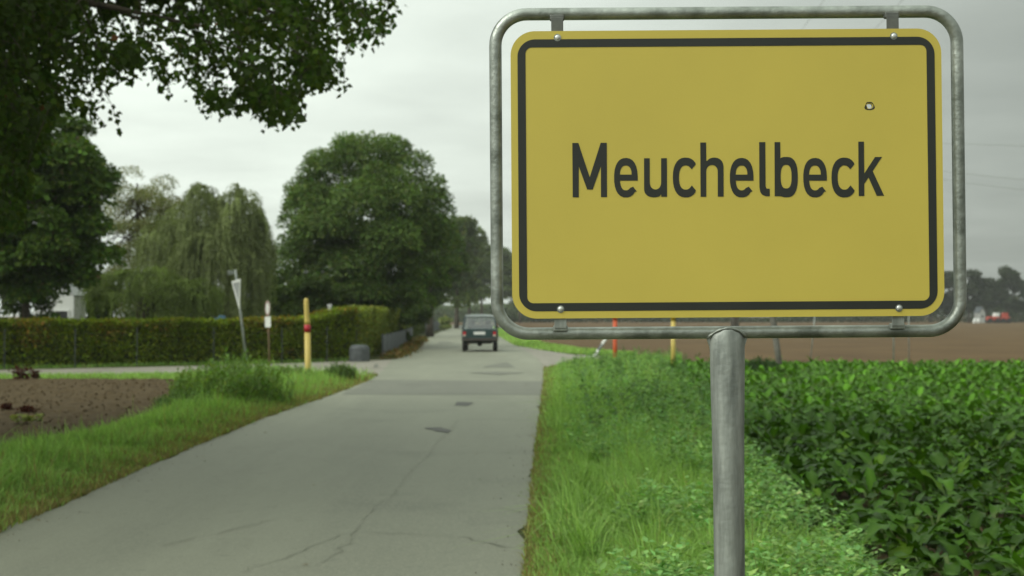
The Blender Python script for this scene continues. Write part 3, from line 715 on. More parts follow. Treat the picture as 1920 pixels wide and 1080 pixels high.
# left tree in the garden behind the hedge
ex = [(1.0, -.6, 2.5, .6), (.3, -.8, 2.3, .55), (2.0, -.3, 2.9, .6), (-.3, -1.6, 3.2, .8), (.9, -1.5, 3.5, .7), (-1.3, -1.2, 2.7, .7), (1.6, 0, 3.4, .9), (2.2, -.3, 4.6, .8), (1.2, .2, 7.2, .8), (2.3, 0, 6.0, .6), (-1.5, 0, 3.0, 1.0), (.5, -.4, 2.9, .8), (2.6, 0, 3.6, .7)]
tree('broadleaf_tree', 'dark green leafy tree at left behind the hedge, in front of the white house', -16.6, 48.5, 5.6, (3.0, 2.8, 3.2), 5.5, .17, 76000, .15, (.066, .118, .016), 80, 31, None, (.10, .08, .03), .02, (.2, .34), .75, .35, .4, None, .28, 9, ex)
# feathery half bare tree
tree('sparse_tree', 'thin feathery tree with sky showing through, left of the willow', at(258, 592, 66).x, 66, 4.9, (2.7, 2.2, 3.7), 7.8, .12, 34000, .10, (.17, .185, .075), 110, 32, None, None, 0, (.14, .24), .5, .2, .2, None, .2, 40)
# willows
w1 = at(425, 592, 60)
willow('willow_tree', 'large weeping willow left of the round tree', w1.x, 60, [(.45, 0, 5.1, 1.35, 1.6, 2.1), (-1.1, .2, 5.1, 1.4, 1.6, 2.2), (-2.6, .6, 4.2, 1.6, 1.6, 2.0), (1.25, .1, 4.5, .85, 1.3, 1.6), (-.3, -1.2, 3.6, 2.0, 1.0, 1.9), (1.0, -.8, 3.2, 1.1, 1.0, 1.6)], [900, 900, 800, 450, 800, 500], (.165, .20, .078), 4.6, .22, 41, (.13, .034), .9, .10, (1.4, 4.2))
w2 = at(270, 592, 55)
willow('willow_tree', 'low weeping willow hanging over the long hedge', w2.x, 55, [(.0, 0, 2.35, 2.5, 1.2, 1.2), (1.6, .2, 2.1, 1.7, 1.1, 1.0)], [1100, 700], (.125, .17, .045), 2.4, .10, 42, (.12, .03), .8, .08, (.6, 1.9))
# round tree and the row along the road
def pxtree(name, label, px, Y, ytop, rpx, ybot, nleaf, L, base, seed, ry=None, **kw):
    x = at(px, 592, Y).x; zt = at(px, ytop, Y).z; zb = at(px, ybot, Y).z; r = rpx / F * Y
    return tree(name, label, x, Y, (zt + zb) / 2, (r, ry or r, (zt - zb) / 2), (zt + zb) / 2 + .5, kw.pop('tr', .2), nleaf, L, base, kw.pop('ncl', 70), seed, **kw)
xr = at(688, 592, 72).x; sc = 72 / F
def E(px, py, r, dy=0): p = at(px, py, 72); return (p.x - xr, dy, p.z, r * sc)
ext = [E(522, 470, 32, 3), E(512, 520, 40, 3), E(500, 565, 36, 3), E(670, 350, 44, -.5), E(720, 345, 44, .5), E(540, 505, 40), E(575, 515, 40), E(620, 510, 48), E(530, 555, 38), E(560, 560, 34), E(600, 490, 44, 2), E(690, 300, 60, -.5), E(640, 320, 50), E(745, 320, 52), E(780, 380, 56), E(790, 450, 56), E(600, 380, 56), E(595, 470, 56), E(790, 520, 46), E(610, 540, 44), E(700, 540, 50), E(650, 575, 30), E(740, 575, 30), E(790, 570, 28), E(600, 580, 26), E(600, 330, 42), E(570, 360, 36), E(560, 420, 38), E(660, 285, 38), E(650, 275, 30), E(730, 282, 36), E(745, 278, 26), E(775, 310, 36), E(800, 350, 36), E(815, 400, 36), E(832, 430, 26), E(842, 460, 26), E(835, 500, 30), E(815, 530, 30), E(560, 480, 36), E(545, 530, 34), E(580, 550, 34), E(640, 560, 34, -2), E(700, 555, 36, -2.5), E(770, 550, 30, -1.5), E(540, 570, 26), E(600, 300, 26), E(690, 400, 60, -3), E(620, 440, 56, -3), E(740, 460, 56, -3), E(680, 510, 50, -3)]
tree('round_tree', 'big dense round crowned tree in the middle, beside the road', xr, 72, 5.95, (3.9, 3.9, 4.25), 6.0, .24, 118000, .17, (.098, .158, .034), 110, 51, None, (.085, .10, .035), .05, (.16, .28), .5, .3, .45, None, .25, 12, ext)
pxtree('roadside_tree', 'dark trunked tree right behind the round tree', 806, 112, 385, 54, 584, 40000, .24, (.078, .122, .030), 52, tr=.26, cr=(.2, .32))
RT = 'row of road trees behind the car'
for (px, Y, yt, rp, yb, lab, sd) in ((856, 185, 392, 36, 580, 'nearest tall tree of the row behind the car', 53), (880, 230, 415, 32, 580, 'second tree of the row, above the middle of the car roof', 54), (903, 265, 448, 28, 578, 'third tree of the row, close to the left sign tube', 55), (935, 300, 458, 30, 578, 'tree of the row seen between the sign tube and yellow panel', 56), (975, 330, 462, 30, 580, 'last tree of the row, mostly hidden behind the yellow panel', 57)):
    pxtree('avenue_tree', lab, px, Y, yt, rp, yb, 18000, .36, (.095, .135, .036), sd, tr=.26, group=RT, ncl=60, cr=(.22, .34), nlimb=6)
# dark shrubs added to fill the shade behind the hedge and block horizon light
for i, (px, Y, w, h, lab) in enumerate(((150, 66, 2.2, 1.9, 'dark shrub behind the hedge, right of the white house'), (330, 70, 2.6, 1.9, 'dark shrub in the shade under the left willow'), (470, 72, 2.6, 2.0, 'dark shrub behind the triangular sign'), (575, 66, 2.2, 1.9, 'dark shrub behind the yellow post with the red band'), (640, 70, 2.0, 1.7, 'dark shrub under the round tree, left half'), (745, 80, 2.2, 1.8, 'dark shrub under the round tree, right half'), (235, 76, 3.2, 1.7, 'wide dark shrub behind the low willow'), (425, 78, 2.6, 1.8, 'dark shrub behind the blue bin'), (-22, 56, 2.2, 2.0, 'dark shrub at the far left behind the hedge'))):
    shrub('fill_shrub', lab, (at(px, 592, Y).x, Y), (w, 1.3, h), 9000, .17, (.055, .088, .018), 'shrub', 'dark shrubs in the garden', seed=60 + i)
shrub('fill_shrub', 'loose leafy shrub right in front of the white house', (at(78, 592, 57).x, 57), (.75, .6, 1.35), 1500, .15, (.055, .095, .018), 'shrub', 'dark shrubs in the garden', seed=78, ncl=26)
# pale little bush at the far end of the second fence
shrub('pale_bush', 'pale yellow green bush at the end of the far grey fence', (at(834, 592, 150).x, 150), (.75, .6, .75), 1500, .22, (.22, .26, .10), 'shrub', seed=70)
# weeds on the left verge
def weeds(name, label, px, py, w, d, h, n, base, seed, cat='weeds'):
    p = gnd(px, py); g = np.random.default_rng(seed); root = empty(name, (p.x, p.y, 0)); tag(root, label, cat)
    S = g.uniform(-1, 1, (n, 2)); S = S[np.hypot(S[:, 0], S[:, 1]) < 1]; n = len(S); Hh = h * (1 - .45 * np.hypot(S[:, 0], S[:, 1])) * g.uniform(.65, 1.1, n)
    Ps, Ds, Us = [], [], []
    tl = []
    for s, hh in zip(S, Hh):
        b = np.array([s[0] * w, s[1] * d, 0]); ln = g.normal(0, .16, 2); m = int(hh / .022); t = np.linspace(.12, 1, m)[:, None]
        q = b + np.array([ln[0] * hh, ln[1] * hh, hh]) * t; a = g.uniform(0, 6.28, m)
        Ps.append(q); Ds.append(nrm(np.column_stack([np.cos(a), np.sin(a), np.full(m, .75)]))); Us.append(nrm(np.column_stack([-np.cos(a) * .6, -np.sin(a) * .6, np.ones(m)])))
        tl.append(([tuple(b), tuple(q[-1])], [.004, .0015]))
    P, D, U = (np.concatenate(x) for x in (Ps, Ds, Us)); n = len(P); sz = g.uniform(.06, .12, n)
    link('foliage', leaf_mesh('foliage', P, D, U, sz, sz * .32, leaf_cols(n, base, .25)), M['leaf'], root); tubes('stems', tl, M['stem'], root, 3)
M['stem'] = plain('green_stem', (.06, .09, .03), .7)
weeds('tall_weeds', 'tall bushy green weeds on the left verge by the bare field', 435, 762, 1.05, 1.5, 1.0, 480, (.16, .265, .05), 81)
weeds('tall_weeds', 'lower clump of weeds at the edge of the bare field', 345, 775, .45, .8, .42, 250, (.095, .165, .035), 82)
weeds('tall_weeds', 'small dark weed clump right of the yellow post', 637, 716, .38, .7, .5, 220, (.08, .135, .03), 83)
weeds('tall_weeds', 'thin weeds just left of the yellow post', 545, 720, .6, .8, .5, 160, (.095, .16, .035), 84)
weeds('tall_weeds', 'dark green weed clump at the foot of the leaning grey post', 1425, 706, .5, .9, .55, 320, (.034, .072, .018), 85)

# far trees on the right horizon
FT = 'hazy far trees on the right horizon'
for (px, yt, rp, lab, sd) in ((1745, 518, 26, 'far hazy tree mostly hidden behind the yellow panel', 91), (1781, 510, 17, 'far hazy tree seen between the panel and the right tube', 92), (1817, 505, 20, 'far hazy tree right behind the right tube', 93), (1850, 512, 18, 'small round far tree between two taller ones at right', 94), (1890, 504, 24, 'tall far tree with a broad top near the right edge', 95), (1930, 528, 28, 'far tree cut by the right edge of the picture', 96)):
    pxtree('far_tree', lab, px, 340, yt, rp, 592, 9000, .5, (.045, .06, .032), sd, tr=.3, group=FT, ncl=30, cr=(.28, .42), nlimb=5)
n = 70000; xx = np.where(rng.random(n) < .5, rng.uniform(-70, 5, n), rng.uniform(5, 190, n)); yy = rng.uniform(352, 372, n); zz = rng.random(n) ** .8 * (2.6 + 1.6 * snoise(np.column_stack([xx, yy * 0]), .12, 9) + 4.2 * (xx > 102) + 2.8 * (xx < 5))
P = np.column_stack([xx, yy, np.abs(zz)])
tag(link('far_wood', leaf_mesh('far_wood', P, rdir(n), rdir(n), .7, .5, leaf_cols(n, (.05, .066, .034), .25) * np.where(xx < 5, 2.2, 1.0)[:, None]), M['leaf']), kind='stuff')  # left part lightened: haze between the trunks put into the leaf colour

# ------------------------------------------------------------------ white house behind the left tree, things in the garden
hx, hy = at(101, 592, 62).x, 62.0
house = empty('white_house', (hx, hy, 0)); tag(house, 'small white rendered house half hidden by the dark tree at left', 'house')
hw = .86
bm = bmesh.new()
prof = [(-hw, 0), (hw, 0), (hw, 2.5), (0, 3.25), (-hw, 2.5)]
fa = [bm.verts.new((x, 0, z)) for x, z in prof]; fb = [bm.verts.new((x, 1.7, z)) for x, z in prof]
bm.faces.new(fa); bm.faces.new(fb[::-1])
for i in range(5): bm.faces.new((fa[i], fb[i], fb[(i + 1) % 5], fa[(i + 1) % 5]))
bm_obj('wall', bm, M['wall'], house)
for s in (-1, 1):
    bm = bmesh.new(); a = math.atan2(.75, hw); ln = math.hypot(.75, hw) + .08
    add_box(bm, (s * (hw / 2 + .02), .85, 2.925), (ln, 1.8, .05), Euler((0, s * a, 0))); bm_obj('roof', bm, M['palegrey'], house)
for (x, z, w, h, nm) in ((-.42, 1.45, .40, .55, 'window'), (.36, 1.05, .52, 1.6, 'door')):
    bm = bmesh.new(); add_box(bm, (x, -.01, z), (w, .05, h)); f = bm_obj(nm, bm, M['dark'], house)
    bm = bmesh.new()
    for sx in (-1, 1): add_box(bm, (x + sx * (w / 2 + .03), -.03, z), (.06, .05, h + .12))
    add_box(bm, (x, -.03, z + h / 2 + .03), (w - .002, .05, .06)); bm_obj('frame', bm, M['white'], f)
bin_ = empty('blue_bin', (at(408, 592, 53).x, 53, 0)); tag(bin_, 'blue plastic bin showing just above the hedge under the willow', 'bin')
bm = bmesh.new(); add_box(bm, (0, 0, .80), (.44, .5, 1.4), None, .03); bm_obj('body', bm, M['blue'], bin_)
bm = bmesh.new(); add_box(bm, (0, 0, 1.54), (.52, .58, .09), None, .03); add_box(bm, (.16, 0, 1.62), (.16, .5, .08), None, .02); l_ = bm_obj('lid', bm, M['blue'], bin_)
bm = bmesh.new(); add_box(bm, (-.1, -.30, 1.6), (.2, .03, .05), None, .008); bm_obj('handle', bm, M['dark'], l_)
for s in (-1, 1):
    bm = bmesh.new(); bmesh.ops.create_cone(bm, segments=14, radius1=.1, radius2=.1, depth=.05, cap_ends=True)
    bmesh.ops.rotate(bm, matrix=Matrix.Rotation(R(90), 3, 'Y'), verts=bm.verts[:]); bmesh.ops.translate(bm, vec=(s * .2, .28, .1), verts=bm.verts[:]); bm_obj('wheel', bm, M['rubber'], bin_)
pw = empty('white_post', (at(618, 592, 58).x, 58, 0)); tag(pw, 'white post standing behind the hedge under the round tree', 'post')
bm = bmesh.new(); add_box(bm, (0, 0, 1.0), (.13, .13, 2.1), None, .01); bm_obj('shaft', bm, M['white'], pw)
bm = bmesh.new(); add_box(bm, (0, 0, 2.08), (.18, .18, .06), None, .012); bm_obj('cap', bm, M['white'], pw)
# grey ribbed tub at the hedge corner
tb = empty('grey_tub', (*gnd(674, 678).xy, 0)); tag(tb, 'grey ribbed tub standing at the foot of the hedge corner', 'tub')
bm = bmesh.new(); rings = []
for z, r in ((.008, .355), (.30, .362), (.47, .35), (.55, .32), (.585, .27), (.58, .22)):
    rings.append([bm.verts.new(((r + (.010 if k % 2 else 0) * (z < .55)) * math.cos(k * math.pi / 20), (r + (.010 if k % 2 else 0) * (z < .55)) * math.sin(k * math.pi / 20), z)) for k in range(40)])
for a, b in zip(rings[:-1], rings[1:]):
    for i in range(40): bm.faces.new((a[i], a[(i + 1) % 40], b[(i + 1) % 40], b[i]))
bm.faces.new(rings[0][::-1]); bm.faces.new(rings[-1]); bm_obj('body', bm, M['tub'], tb)
tube('rim', [(.24 * math.cos(a), .24 * math.sin(a), .59) for a in np.linspace(0, 6.283, 32, endpoint=False)], .018, M['tub'], tb, 8, True)
for s in (-1, 1):
    tube('handle', [(s * .36, -.07, .46), (s * .40, -.05, .48), (s * .40, .05, .48), (s * .36, .07, .46)], .012, M['dark'], tb, 6)

# ------------------------------------------------------------------ marker posts and small signs
def frustum(bm, secs, seg=24):
    rs = []
    for (x, y, z, rx, ry) in secs: rs.append([bm.verts.new((x + rx * math.cos(2 * math.pi * k / seg), y + ry * math.sin(2 * math.pi * k / seg), z)) for k in range(seg)])
    for a, b in zip(rs[:-1], rs[1:]):
        for i in range(seg): bm.faces.new((a[i], a[(i + 1) % seg], b[(i + 1) % seg], b[i]))
    bm.faces.new(rs[0][::-1]); bm.faces.new(rs[-1])
def marker(label, px, Y, h, band, lean, mat, cap):
    root = empty('marker_post', (at(px, 592, Y).x, Y, 0), (0, lean, 0)); tag(root, label, 'post')
    zb = 1.32
    bm = bmesh.new(); frustum(bm, [(0, 0, -.2, .08, .08), (0, 0, .1, .078, .078), (0, 0, zb - .1, .077, .077)] if band else [(0, 0, -.2, .07, .07), (0, 0, 1.5, .068, .068)])
    bm_obj('shaft', bm, mat, root, True)
    if band:
        bm = bmesh.new(); frustum(bm, [(0, 0, zb - .098, .082, .082), (0, 0, zb + .098, .082, .082)]); bm_obj('red_band', bm, M['red'], root, True)
        bm = bmesh.new(); frustum(bm, [(0, 0, zb + .1, .077, .077), (0, 0, zb + .2, .074, .074), (-.012, 0, zb + .32, .063, .06), (-.02, 0, h - .07, .060, .058), (-.02, 0, h - .02, .052, .05), (-.02, 0, h, .03, .03)])
        bm_obj('upper_shaft', bm, mat, root, True)
    else:
        bm = bmesh.new(); frustum(bm, [(0, 0, 1.502, .08, .08), (0, 0, h - .04, .08, .08), (0, 0, h, .045, .045)]); bm_obj('cap', bm, cap, root, True)
    return root
marker('yellow marker post with a red band on the left verge', 578, 36.7, 2.10, True, R(-1.0), M['marker'], None)
M['markercap'] = plain('cap_yellow', (.60, .38, .02), .5, var=.05)
marker('plain yellow post in the grass behind the town sign', 1262, 43, 2.0, False, R(.3), M['marker'], M['markercap'])
o_ = marker('orange post in the grass behind the lower sign tube', 1153, 47, 2.0, False, R(.2), M['orange'], M['orange'])
# leaning white delineator
dl = empty('delineator_post', (*gnd(1112, 672).xy, 0), (R(4), R(33), 0)); tag(dl, 'white roadside delineator leaning far over beside the orange post', 'post')
def tri_post(z0, z1, mat, nm, k=1.0):
    bm = bmesh.new(); pr = [(-.06 * k, .04 * k), (.06 * k, .04 * k), (.05 * k, -.03 * k), (0, -.055 * k), (-.05 * k, -.03 * k)]
    a = [bm.verts.new((x, y, z0)) for x, y in pr]; b = [bm.verts.new((x, y, z1 + (.05 if nm == 'head' and y > 0 else 0))) for x, y in pr]
    bm.faces.new(a[::-1]); bm.faces.new(b)
    for i in range(5): bm.faces.new((a[i], a[(i + 1) % 5], b[(i + 1) % 5], b[i]))
    return bm_obj(nm, bm, mat, dl)
tri_post(-.1, .40, M['white'], 'shaft'); bandp = tri_post(.402, .65, M['slate'], 'dark_band', .98); tri_post(.652, .95, M['white'], 'head')
bm = bmesh.new(); add_box(bm, (0, -.058, .54), (.035, .008, .16)); bm_obj('reflector', bm, M['bolt'], bandp)
# triangular sign, almost edge on, seen from behind
TY = 38.6; tb0 = at(466, 592, TY)
ts = empty('triangular_sign', (tb0.x, TY, 0), (0, R(-7.2), 0)); tag(ts, 'grey backed inverted triangular sign on a leaning pole', 'sign')
tube('pole', [(0, 0, -.3), (0, 0, 1.5), (0, 0, 2.92)], .034, M['zincpost'], ts, 12)
tri = lambda s, z: [(-.45 * s, z + .26 * s), (.45 * s, z + .26 * s), (0, z - .52 * s)]
def rtri(s, z, r=.05):
    o = []; T = tri(s, z)
    for i in range(3):
        a, b, c = Vector(T[i - 1]), Vector(T[i]), Vector(T[(i + 1) % 3])
        for k in range(5):
            t = k / 4; p = (b + (a - b).normalized() * r).lerp(b, t).lerp(b.lerp(b + (c - b).normalized() * r, t), t); o.append((p.x, p.y))
    return o
face = sheet('sign_plate', [rtri(1.0, 2.36)], .004, M['alu'], ts); face.rotation_euler = (0, 0, R(115)); face.location = (.0, -.05, 0)
rim = sheet('rim', [rtri(1.06, 2.36), rtri(.80, 2.36)], .030, M['white'], face); rim.location = (0, 0, 0)
fr = sheet('red_border', [rtri(1.02, 2.36), rtri(.76, 2.36)], .002, M['red'], face); fr.location = (0, -.0165, 0)
bm = bmesh.new(); add_box(bm, (-.12, -.04, 2.86), (.22, .03, .12), Euler((0, 0, R(60)))); bm_obj('name_plate', bm, M['zinc'], ts)
# round sign with a white plate underneath
rs = empty('round_sign', (at(506, 592, TY).x, TY, 0), (0, R(-1.5), 0)); tag(rs, 'small round sign above a white plate on a rusty pole', 'sign')
tube('pole', [(0, 0, -.3), (0, 0, 1.0), (0, 0, 2.05)], .026, M['rust'], rs, 10)
circ = lambda r, z: [(r * math.cos(a), z + r * math.sin(a)) for a in np.linspace(0, 6.283, 36, endpoint=False)]
pl = sheet('disc', [circ(.205, 1.85)], .006, M['white'], rs); pl.rotation_euler = (0, 0, R(-62)); pl.location = (-.01, -.04, 0)
rd = sheet('red_ring', [circ(.205, 1.85), circ(.155, 1.85)], .002, plain('faded_red', (.48, .30, .27), .6), pl); rd.location = (0, -.0042, 0)
wp_ = sheet('plate', [rrect(-.16, 1.34, .16, 1.63, .02, 4)], .005, M['white'], rs); wp_.rotation_euler = (0, 0, R(-52)); wp_.location = (-.01, -.04, 0)
# grey posts and thin rods behind the town sign
gp = empty('wooden_post', (at(1463, 592, 42).x, 42, 0), (0, R(-8), 0)); tag(gp, 'weathered grey wooden post leaning left, right of the sign post', 'post')
tube('shaft', [(0, 0, -.3), (0, 0, .8), (.01, 0, 1.75), (.01, 0, 2.1)], [.095, .092, .088, .085], M['wood'], gp, 10)
tube('iron_band', [(.012 + .092 * math.cos(a), .092 * math.sin(a), 1.98) for a in np.linspace(0, 6.283, 16, endpoint=False)], .008, M['rust'], gp, 6, True)
for (px, Y, r, ln, lab) in ((1518, 46, .018, R(6), 'thin leaning metal rod right of the grey wooden post'), (1675, 44, .022, R(.5), 'pale thin metal pole rising from the crop under the right bracket'), (1704, 50, .02, R(0), 'faint thin metal pole at the far right under the sign')):
    q = empty('metal_rod', (at(px, 592, Y).x, Y, 0), (0, ln, 0)); tag(q, lab, 'pole', 'thin metal poles behind the sign')
    tube('shaft', [(0, 0, -.3), (0, 0, 1.0), (0, 0, 2.0)], r, M['zincpost'], q, 8)
    bm = bmesh.new(); frustum(bm, [(0, 0, 2.002, r * 1.4, r * 1.4), (0, 0, 2.03, r * 1.4, r * 1.4), (0, 0, 2.05, r * .6, r * .6)], 10); bm_obj('cap', bm, M['zinc'], q)
# power line: mast hidden behind the sign, its cables cross the sky at right
mp_ = at(1378, 592, 150); mast = empty('power_mast', (mp_.x, 150, 0)); tag(mast, 'grey power mast standing behind the town sign', 'mast')
tube('shaft', [(0, 0, -.5), (0, 0, 10), (0, 0, 27)], [.45, .34, .2], M['wood'], mast, 10)
for z, w in ((20.2, 2.4), (25.4, 1.8)):
    bm = bmesh.new(); add_box(bm, (0, 0, z), (2 * w, .18, .22), None, .02); bm_obj('crossarm', bm, M['slate'], mast)
ends = [((-2.0, 150, 20.0), at(1846, 271, 118), at(2600, 320, 60)), ((2.0, 150, 20.0), at(1846, 330, 118), at(2600, 360, 60)), ((1.4, 150, 20.0), at(1860, 349, 118), at(2600, 375, 60))]
CG = 'power cables in the sky at right'
labs = ['uppermost cable right of the sign tube', 'middle cable right of the sign tube', 'lowest cable right of the sign tube']
for (s, m_, e), lab in zip(ends, labs):
    s = np.array((mp_.x + s[0] * 1.0, 150, s[2] + .1)); e = np.array(e); m_ = np.array(m_)
    pts = [tuple((1 - t) ** 2 * s + 2 * t * (1 - t) * (2 * m_ - .5 * s - .5 * e) + t * t * e) for t in np.linspace(0, 1, 20)]
    tag(tube('power_cable', pts, .020, M['zincpost'], None, 5), 'thin grey ' + lab, 'cable', CG)
for (a, b, lab) in (((1500, 60), (1545, 0), 'steep thin cable crossing above the middle of the sign'), ((1635, 60), (1692, 0), 'steep thin cable crossing above the top right bracket')):
    s = np.array(at(a[0], a[1], 110)); m_ = np.array(at(b[0], b[1], 85)); s0 = s + (s - m_) * .9; e = m_ + (m_ - s) * 1.1
    tag(tube('power_cable', [tuple(s0 + (e - s0) * t) for t in np.linspace(0, 1, 8)], .014, M['zincpost'], None, 5), lab, 'cable', CG)

# ------------------------------------------------------------------ far things at the right horizon
fh = empty('far_house', (at(1842, 592, 330).x, 330, 0)); tag(fh, 'tiny white gable before the far trees at right', 'house')
bm = bmesh.new(); P5 = [(-.65, 0), (.65, 0), (.65, 2.3), (0, 3.6), (-.65, 2.3)]
a = [bm.verts.new((x, 0, z)) for x, z in P5]; b = [bm.verts.new((x, 4, z)) for x, z in P5]; bm.faces.new(a); bm.faces.new(b[::-1])
for i in range(5): bm.faces.new((a[i], b[i], b[(i + 1) % 5], a[(i + 1) % 5]))
bm_obj('wall', bm, M['palegrey'], fh)
for s in (-1, 1):
    bm = bmesh.new(); add_box(bm, (s * .36, 2, 3.03), (1.6, 4.3, .1), Euler((0, s * R(63.4), 0))); bm_obj('roof', bm, M['slate'], fh)
bm = bmesh.new(); add_box(bm, (0, -.02, 1.5), (.4, .05, .5)); bm_obj('window', bm, M['dark'], fh)
def far_machine(px, lab, L_, cabx, col):
    q = empty('farm_vehicle', (at(px, 592, 320).x, 320, 0)); tag(q, lab, 'vehicle', 'red farm vehicles on the horizon')
    bm = bmesh.new(); add_box(bm, (0, 0, 1.0), (L_, 1.8, .9), None, .15); bm_obj('body', bm, M['farmred'], q)
    bm = bmesh.new(); add_box(bm, (cabx, 0, 1.85), (1.1, 1.6, .85), None, .12); bm_obj('cab', bm, col, q)
    for sx in (-1, 1):
        for sy in (-1, 1):
            bm = bmesh.new(); bmesh.ops.create_cone(bm, segments=14, radius1=.55, radius2=.55, depth=.35, cap_ends=True)
            bmesh.ops.rotate(bm, matrix=Matrix.Rotation(R(90), 3, 'X'), verts=bm.verts[:]); bmesh.ops.translate(bm, vec=(sx * L_ * .33, sy * .95, .55), verts=bm.verts[:]); bm_obj('wheel', bm, M['rubber'], q)
far_machine(1861, 'small red vehicle with a pale cab on the right horizon', 2.5, .8, M['white'])
far_machine(1884, 'small plain red vehicle furthest right on the horizon', 1.8, 0, M['farmred'])
for px, lab in ((1827, 'left one of two tiny white sacks on the far field'), (1834, 'right one of two tiny white sacks on the far field')):
    bm = bmesh.new(); bmesh.ops.create_icosphere(bm, subdivisions=2, radius=.5)
    for v in bm.verts: v.co = Vector((v.co.x * (.7 + .15 * v.co.z), v.co.y * .7, v.co.z * 1.2 + .45 + .1 * math.sin(5 * v.co.x)))
    bmesh.ops.translate(bm, vec=(at(px, 592, 310).x, 310, 0), verts=bm.verts[:]); tag(bm_obj('white_sack', bm, M['white'], None, True), lab, 'sack', 'white sacks on the far field')

# ------------------------------------------------------------------ car driving away
cp = gnd(899, 660); car = empty('off_road_car', (cp.x, cp.y, .012)); tag(car, 'dark green boxy off road car driving away along the road', 'car')
def loft(secs, mat, nm, parent, smooth=False):
    """secs: list of (y, [(x,z)...]) cross sections with equal point counts"""
    bm = bmesh.new(); rs = [[bm.verts.new((x, y, z)) for x, z in p] for y, p in secs]; n = len(rs[0])
    for a, b in zip(rs[:-1], rs[1:]):
        for i in range(n): bm.faces.new((a[i], a[(i + 1) % n], b[(i + 1) % n], b[i]))
    bm.faces.new(rs[0]); bm.faces.new(rs[-1][::-1]); o = bm_obj(nm, bm, mat, parent, False)
    return o
def bsec(wb, wt, zb, zt, r=.06):
    return [(-wb + r, zb), (wb - r, zb), (wb, zb + r), (wt + .01, (zb + zt) / 2 + .05), (wt, zt - r), (wt - r, zt), (-wt + r, zt), (-wt, zt - r), (-wt - .01, (zb + zt) / 2 + .05), (-wb, zb + r)]
body = loft([(-.02, bsec(.76, .76, .50, 1.00)), (.05, bsec(.80, .80, .46, 1.03)), (.5, bsec(.82, .81, .42, 1.04)), (2.3, bsec(.82, .81, .40, 1.03)), (3.3, bsec(.81, .77, .42, .98)), (3.68, bsec(.78, .70, .48, .90))], M['paint'], 'body', car)
# cabin pillars and roof as a shell with openings left for the windows
def cab_pt(side, y, t):   # t 0 belt .. 1 roof edge
    yb0, yb1, yr0, yr1 = .04, 2.55, .26, 1.95
    return Vector((side * (.785 - .135 * t), y, 1.035 + .54 * t))
def pillar(p, q, w, nm='pillar'): return tube(nm, [p, (Vector(p) + Vector(q)) / 2, q], w, M['paint'], body, 8)
B = {}
for s in (-1, 1):
    B[s] = [((s * .765, .05, 1.03), (s * .655, .26, 1.59)), ((s * .775, 1.25, 1.03), (s * .655, 1.22, 1.59)), ((s * .765, 2.5, 1.03), (s * .64, 1.92, 1.59))]
    for a, b in B[s]: pillar(a, b, .042)
loft([(.16, [(-.62, 1.585), (.62, 1.585), (.64, 1.60), (.60, 1.645), (.3, 1.66), (-.3, 1.66), (-.60, 1.645), (-.64, 1.60)]), (.30, [(-.67, 1.575), (.67, 1.575), (.69, 1.60), (.62, 1.67), (.3, 1.69), (-.3, 1.69), (-.62, 1.67), (-.69, 1.60)]),
      (1.8, [(-.67, 1.575), (.67, 1.575), (.69, 1.60), (.62, 1.67), (.3, 1.69), (-.3, 1.69), (-.62, 1.67), (-.69, 1.60)]), (2.0, [(-.62, 1.565), (.62, 1.565), (.64, 1.58), (.60, 1.62), (.3, 1.63), (-.3, 1.63), (-.60, 1.62), (-.64, 1.58)])], M['roofp'], 'roof', body)
def pane(nm, pts, th=.006):
    bm = bmesh.new(); vs = [bm.verts.new(p) for p in pts]; f = bm.faces.new(vs); f.normal_update()
    r = bmesh.ops.extrude_face_region(bm, geom=[f]); bmesh.ops.translate(bm, vec=-f.normal * th, verts=[v for v in r['geom'] if isinstance(v, bmesh.types.BMVert)])
    return bm_obj(nm, bm, M['glass'], body)
pane('rear_window', [(-.735, .055, 1.04), (.735, .055, 1.04), (.635, .235, 1.575), (-.635, .235, 1.575)])
pane('windscreen', [(-.73, 2.50, 1.04), (.73, 2.50, 1.04), (.615, 1.95, 1.57), (-.615, 1.95, 1.57)])
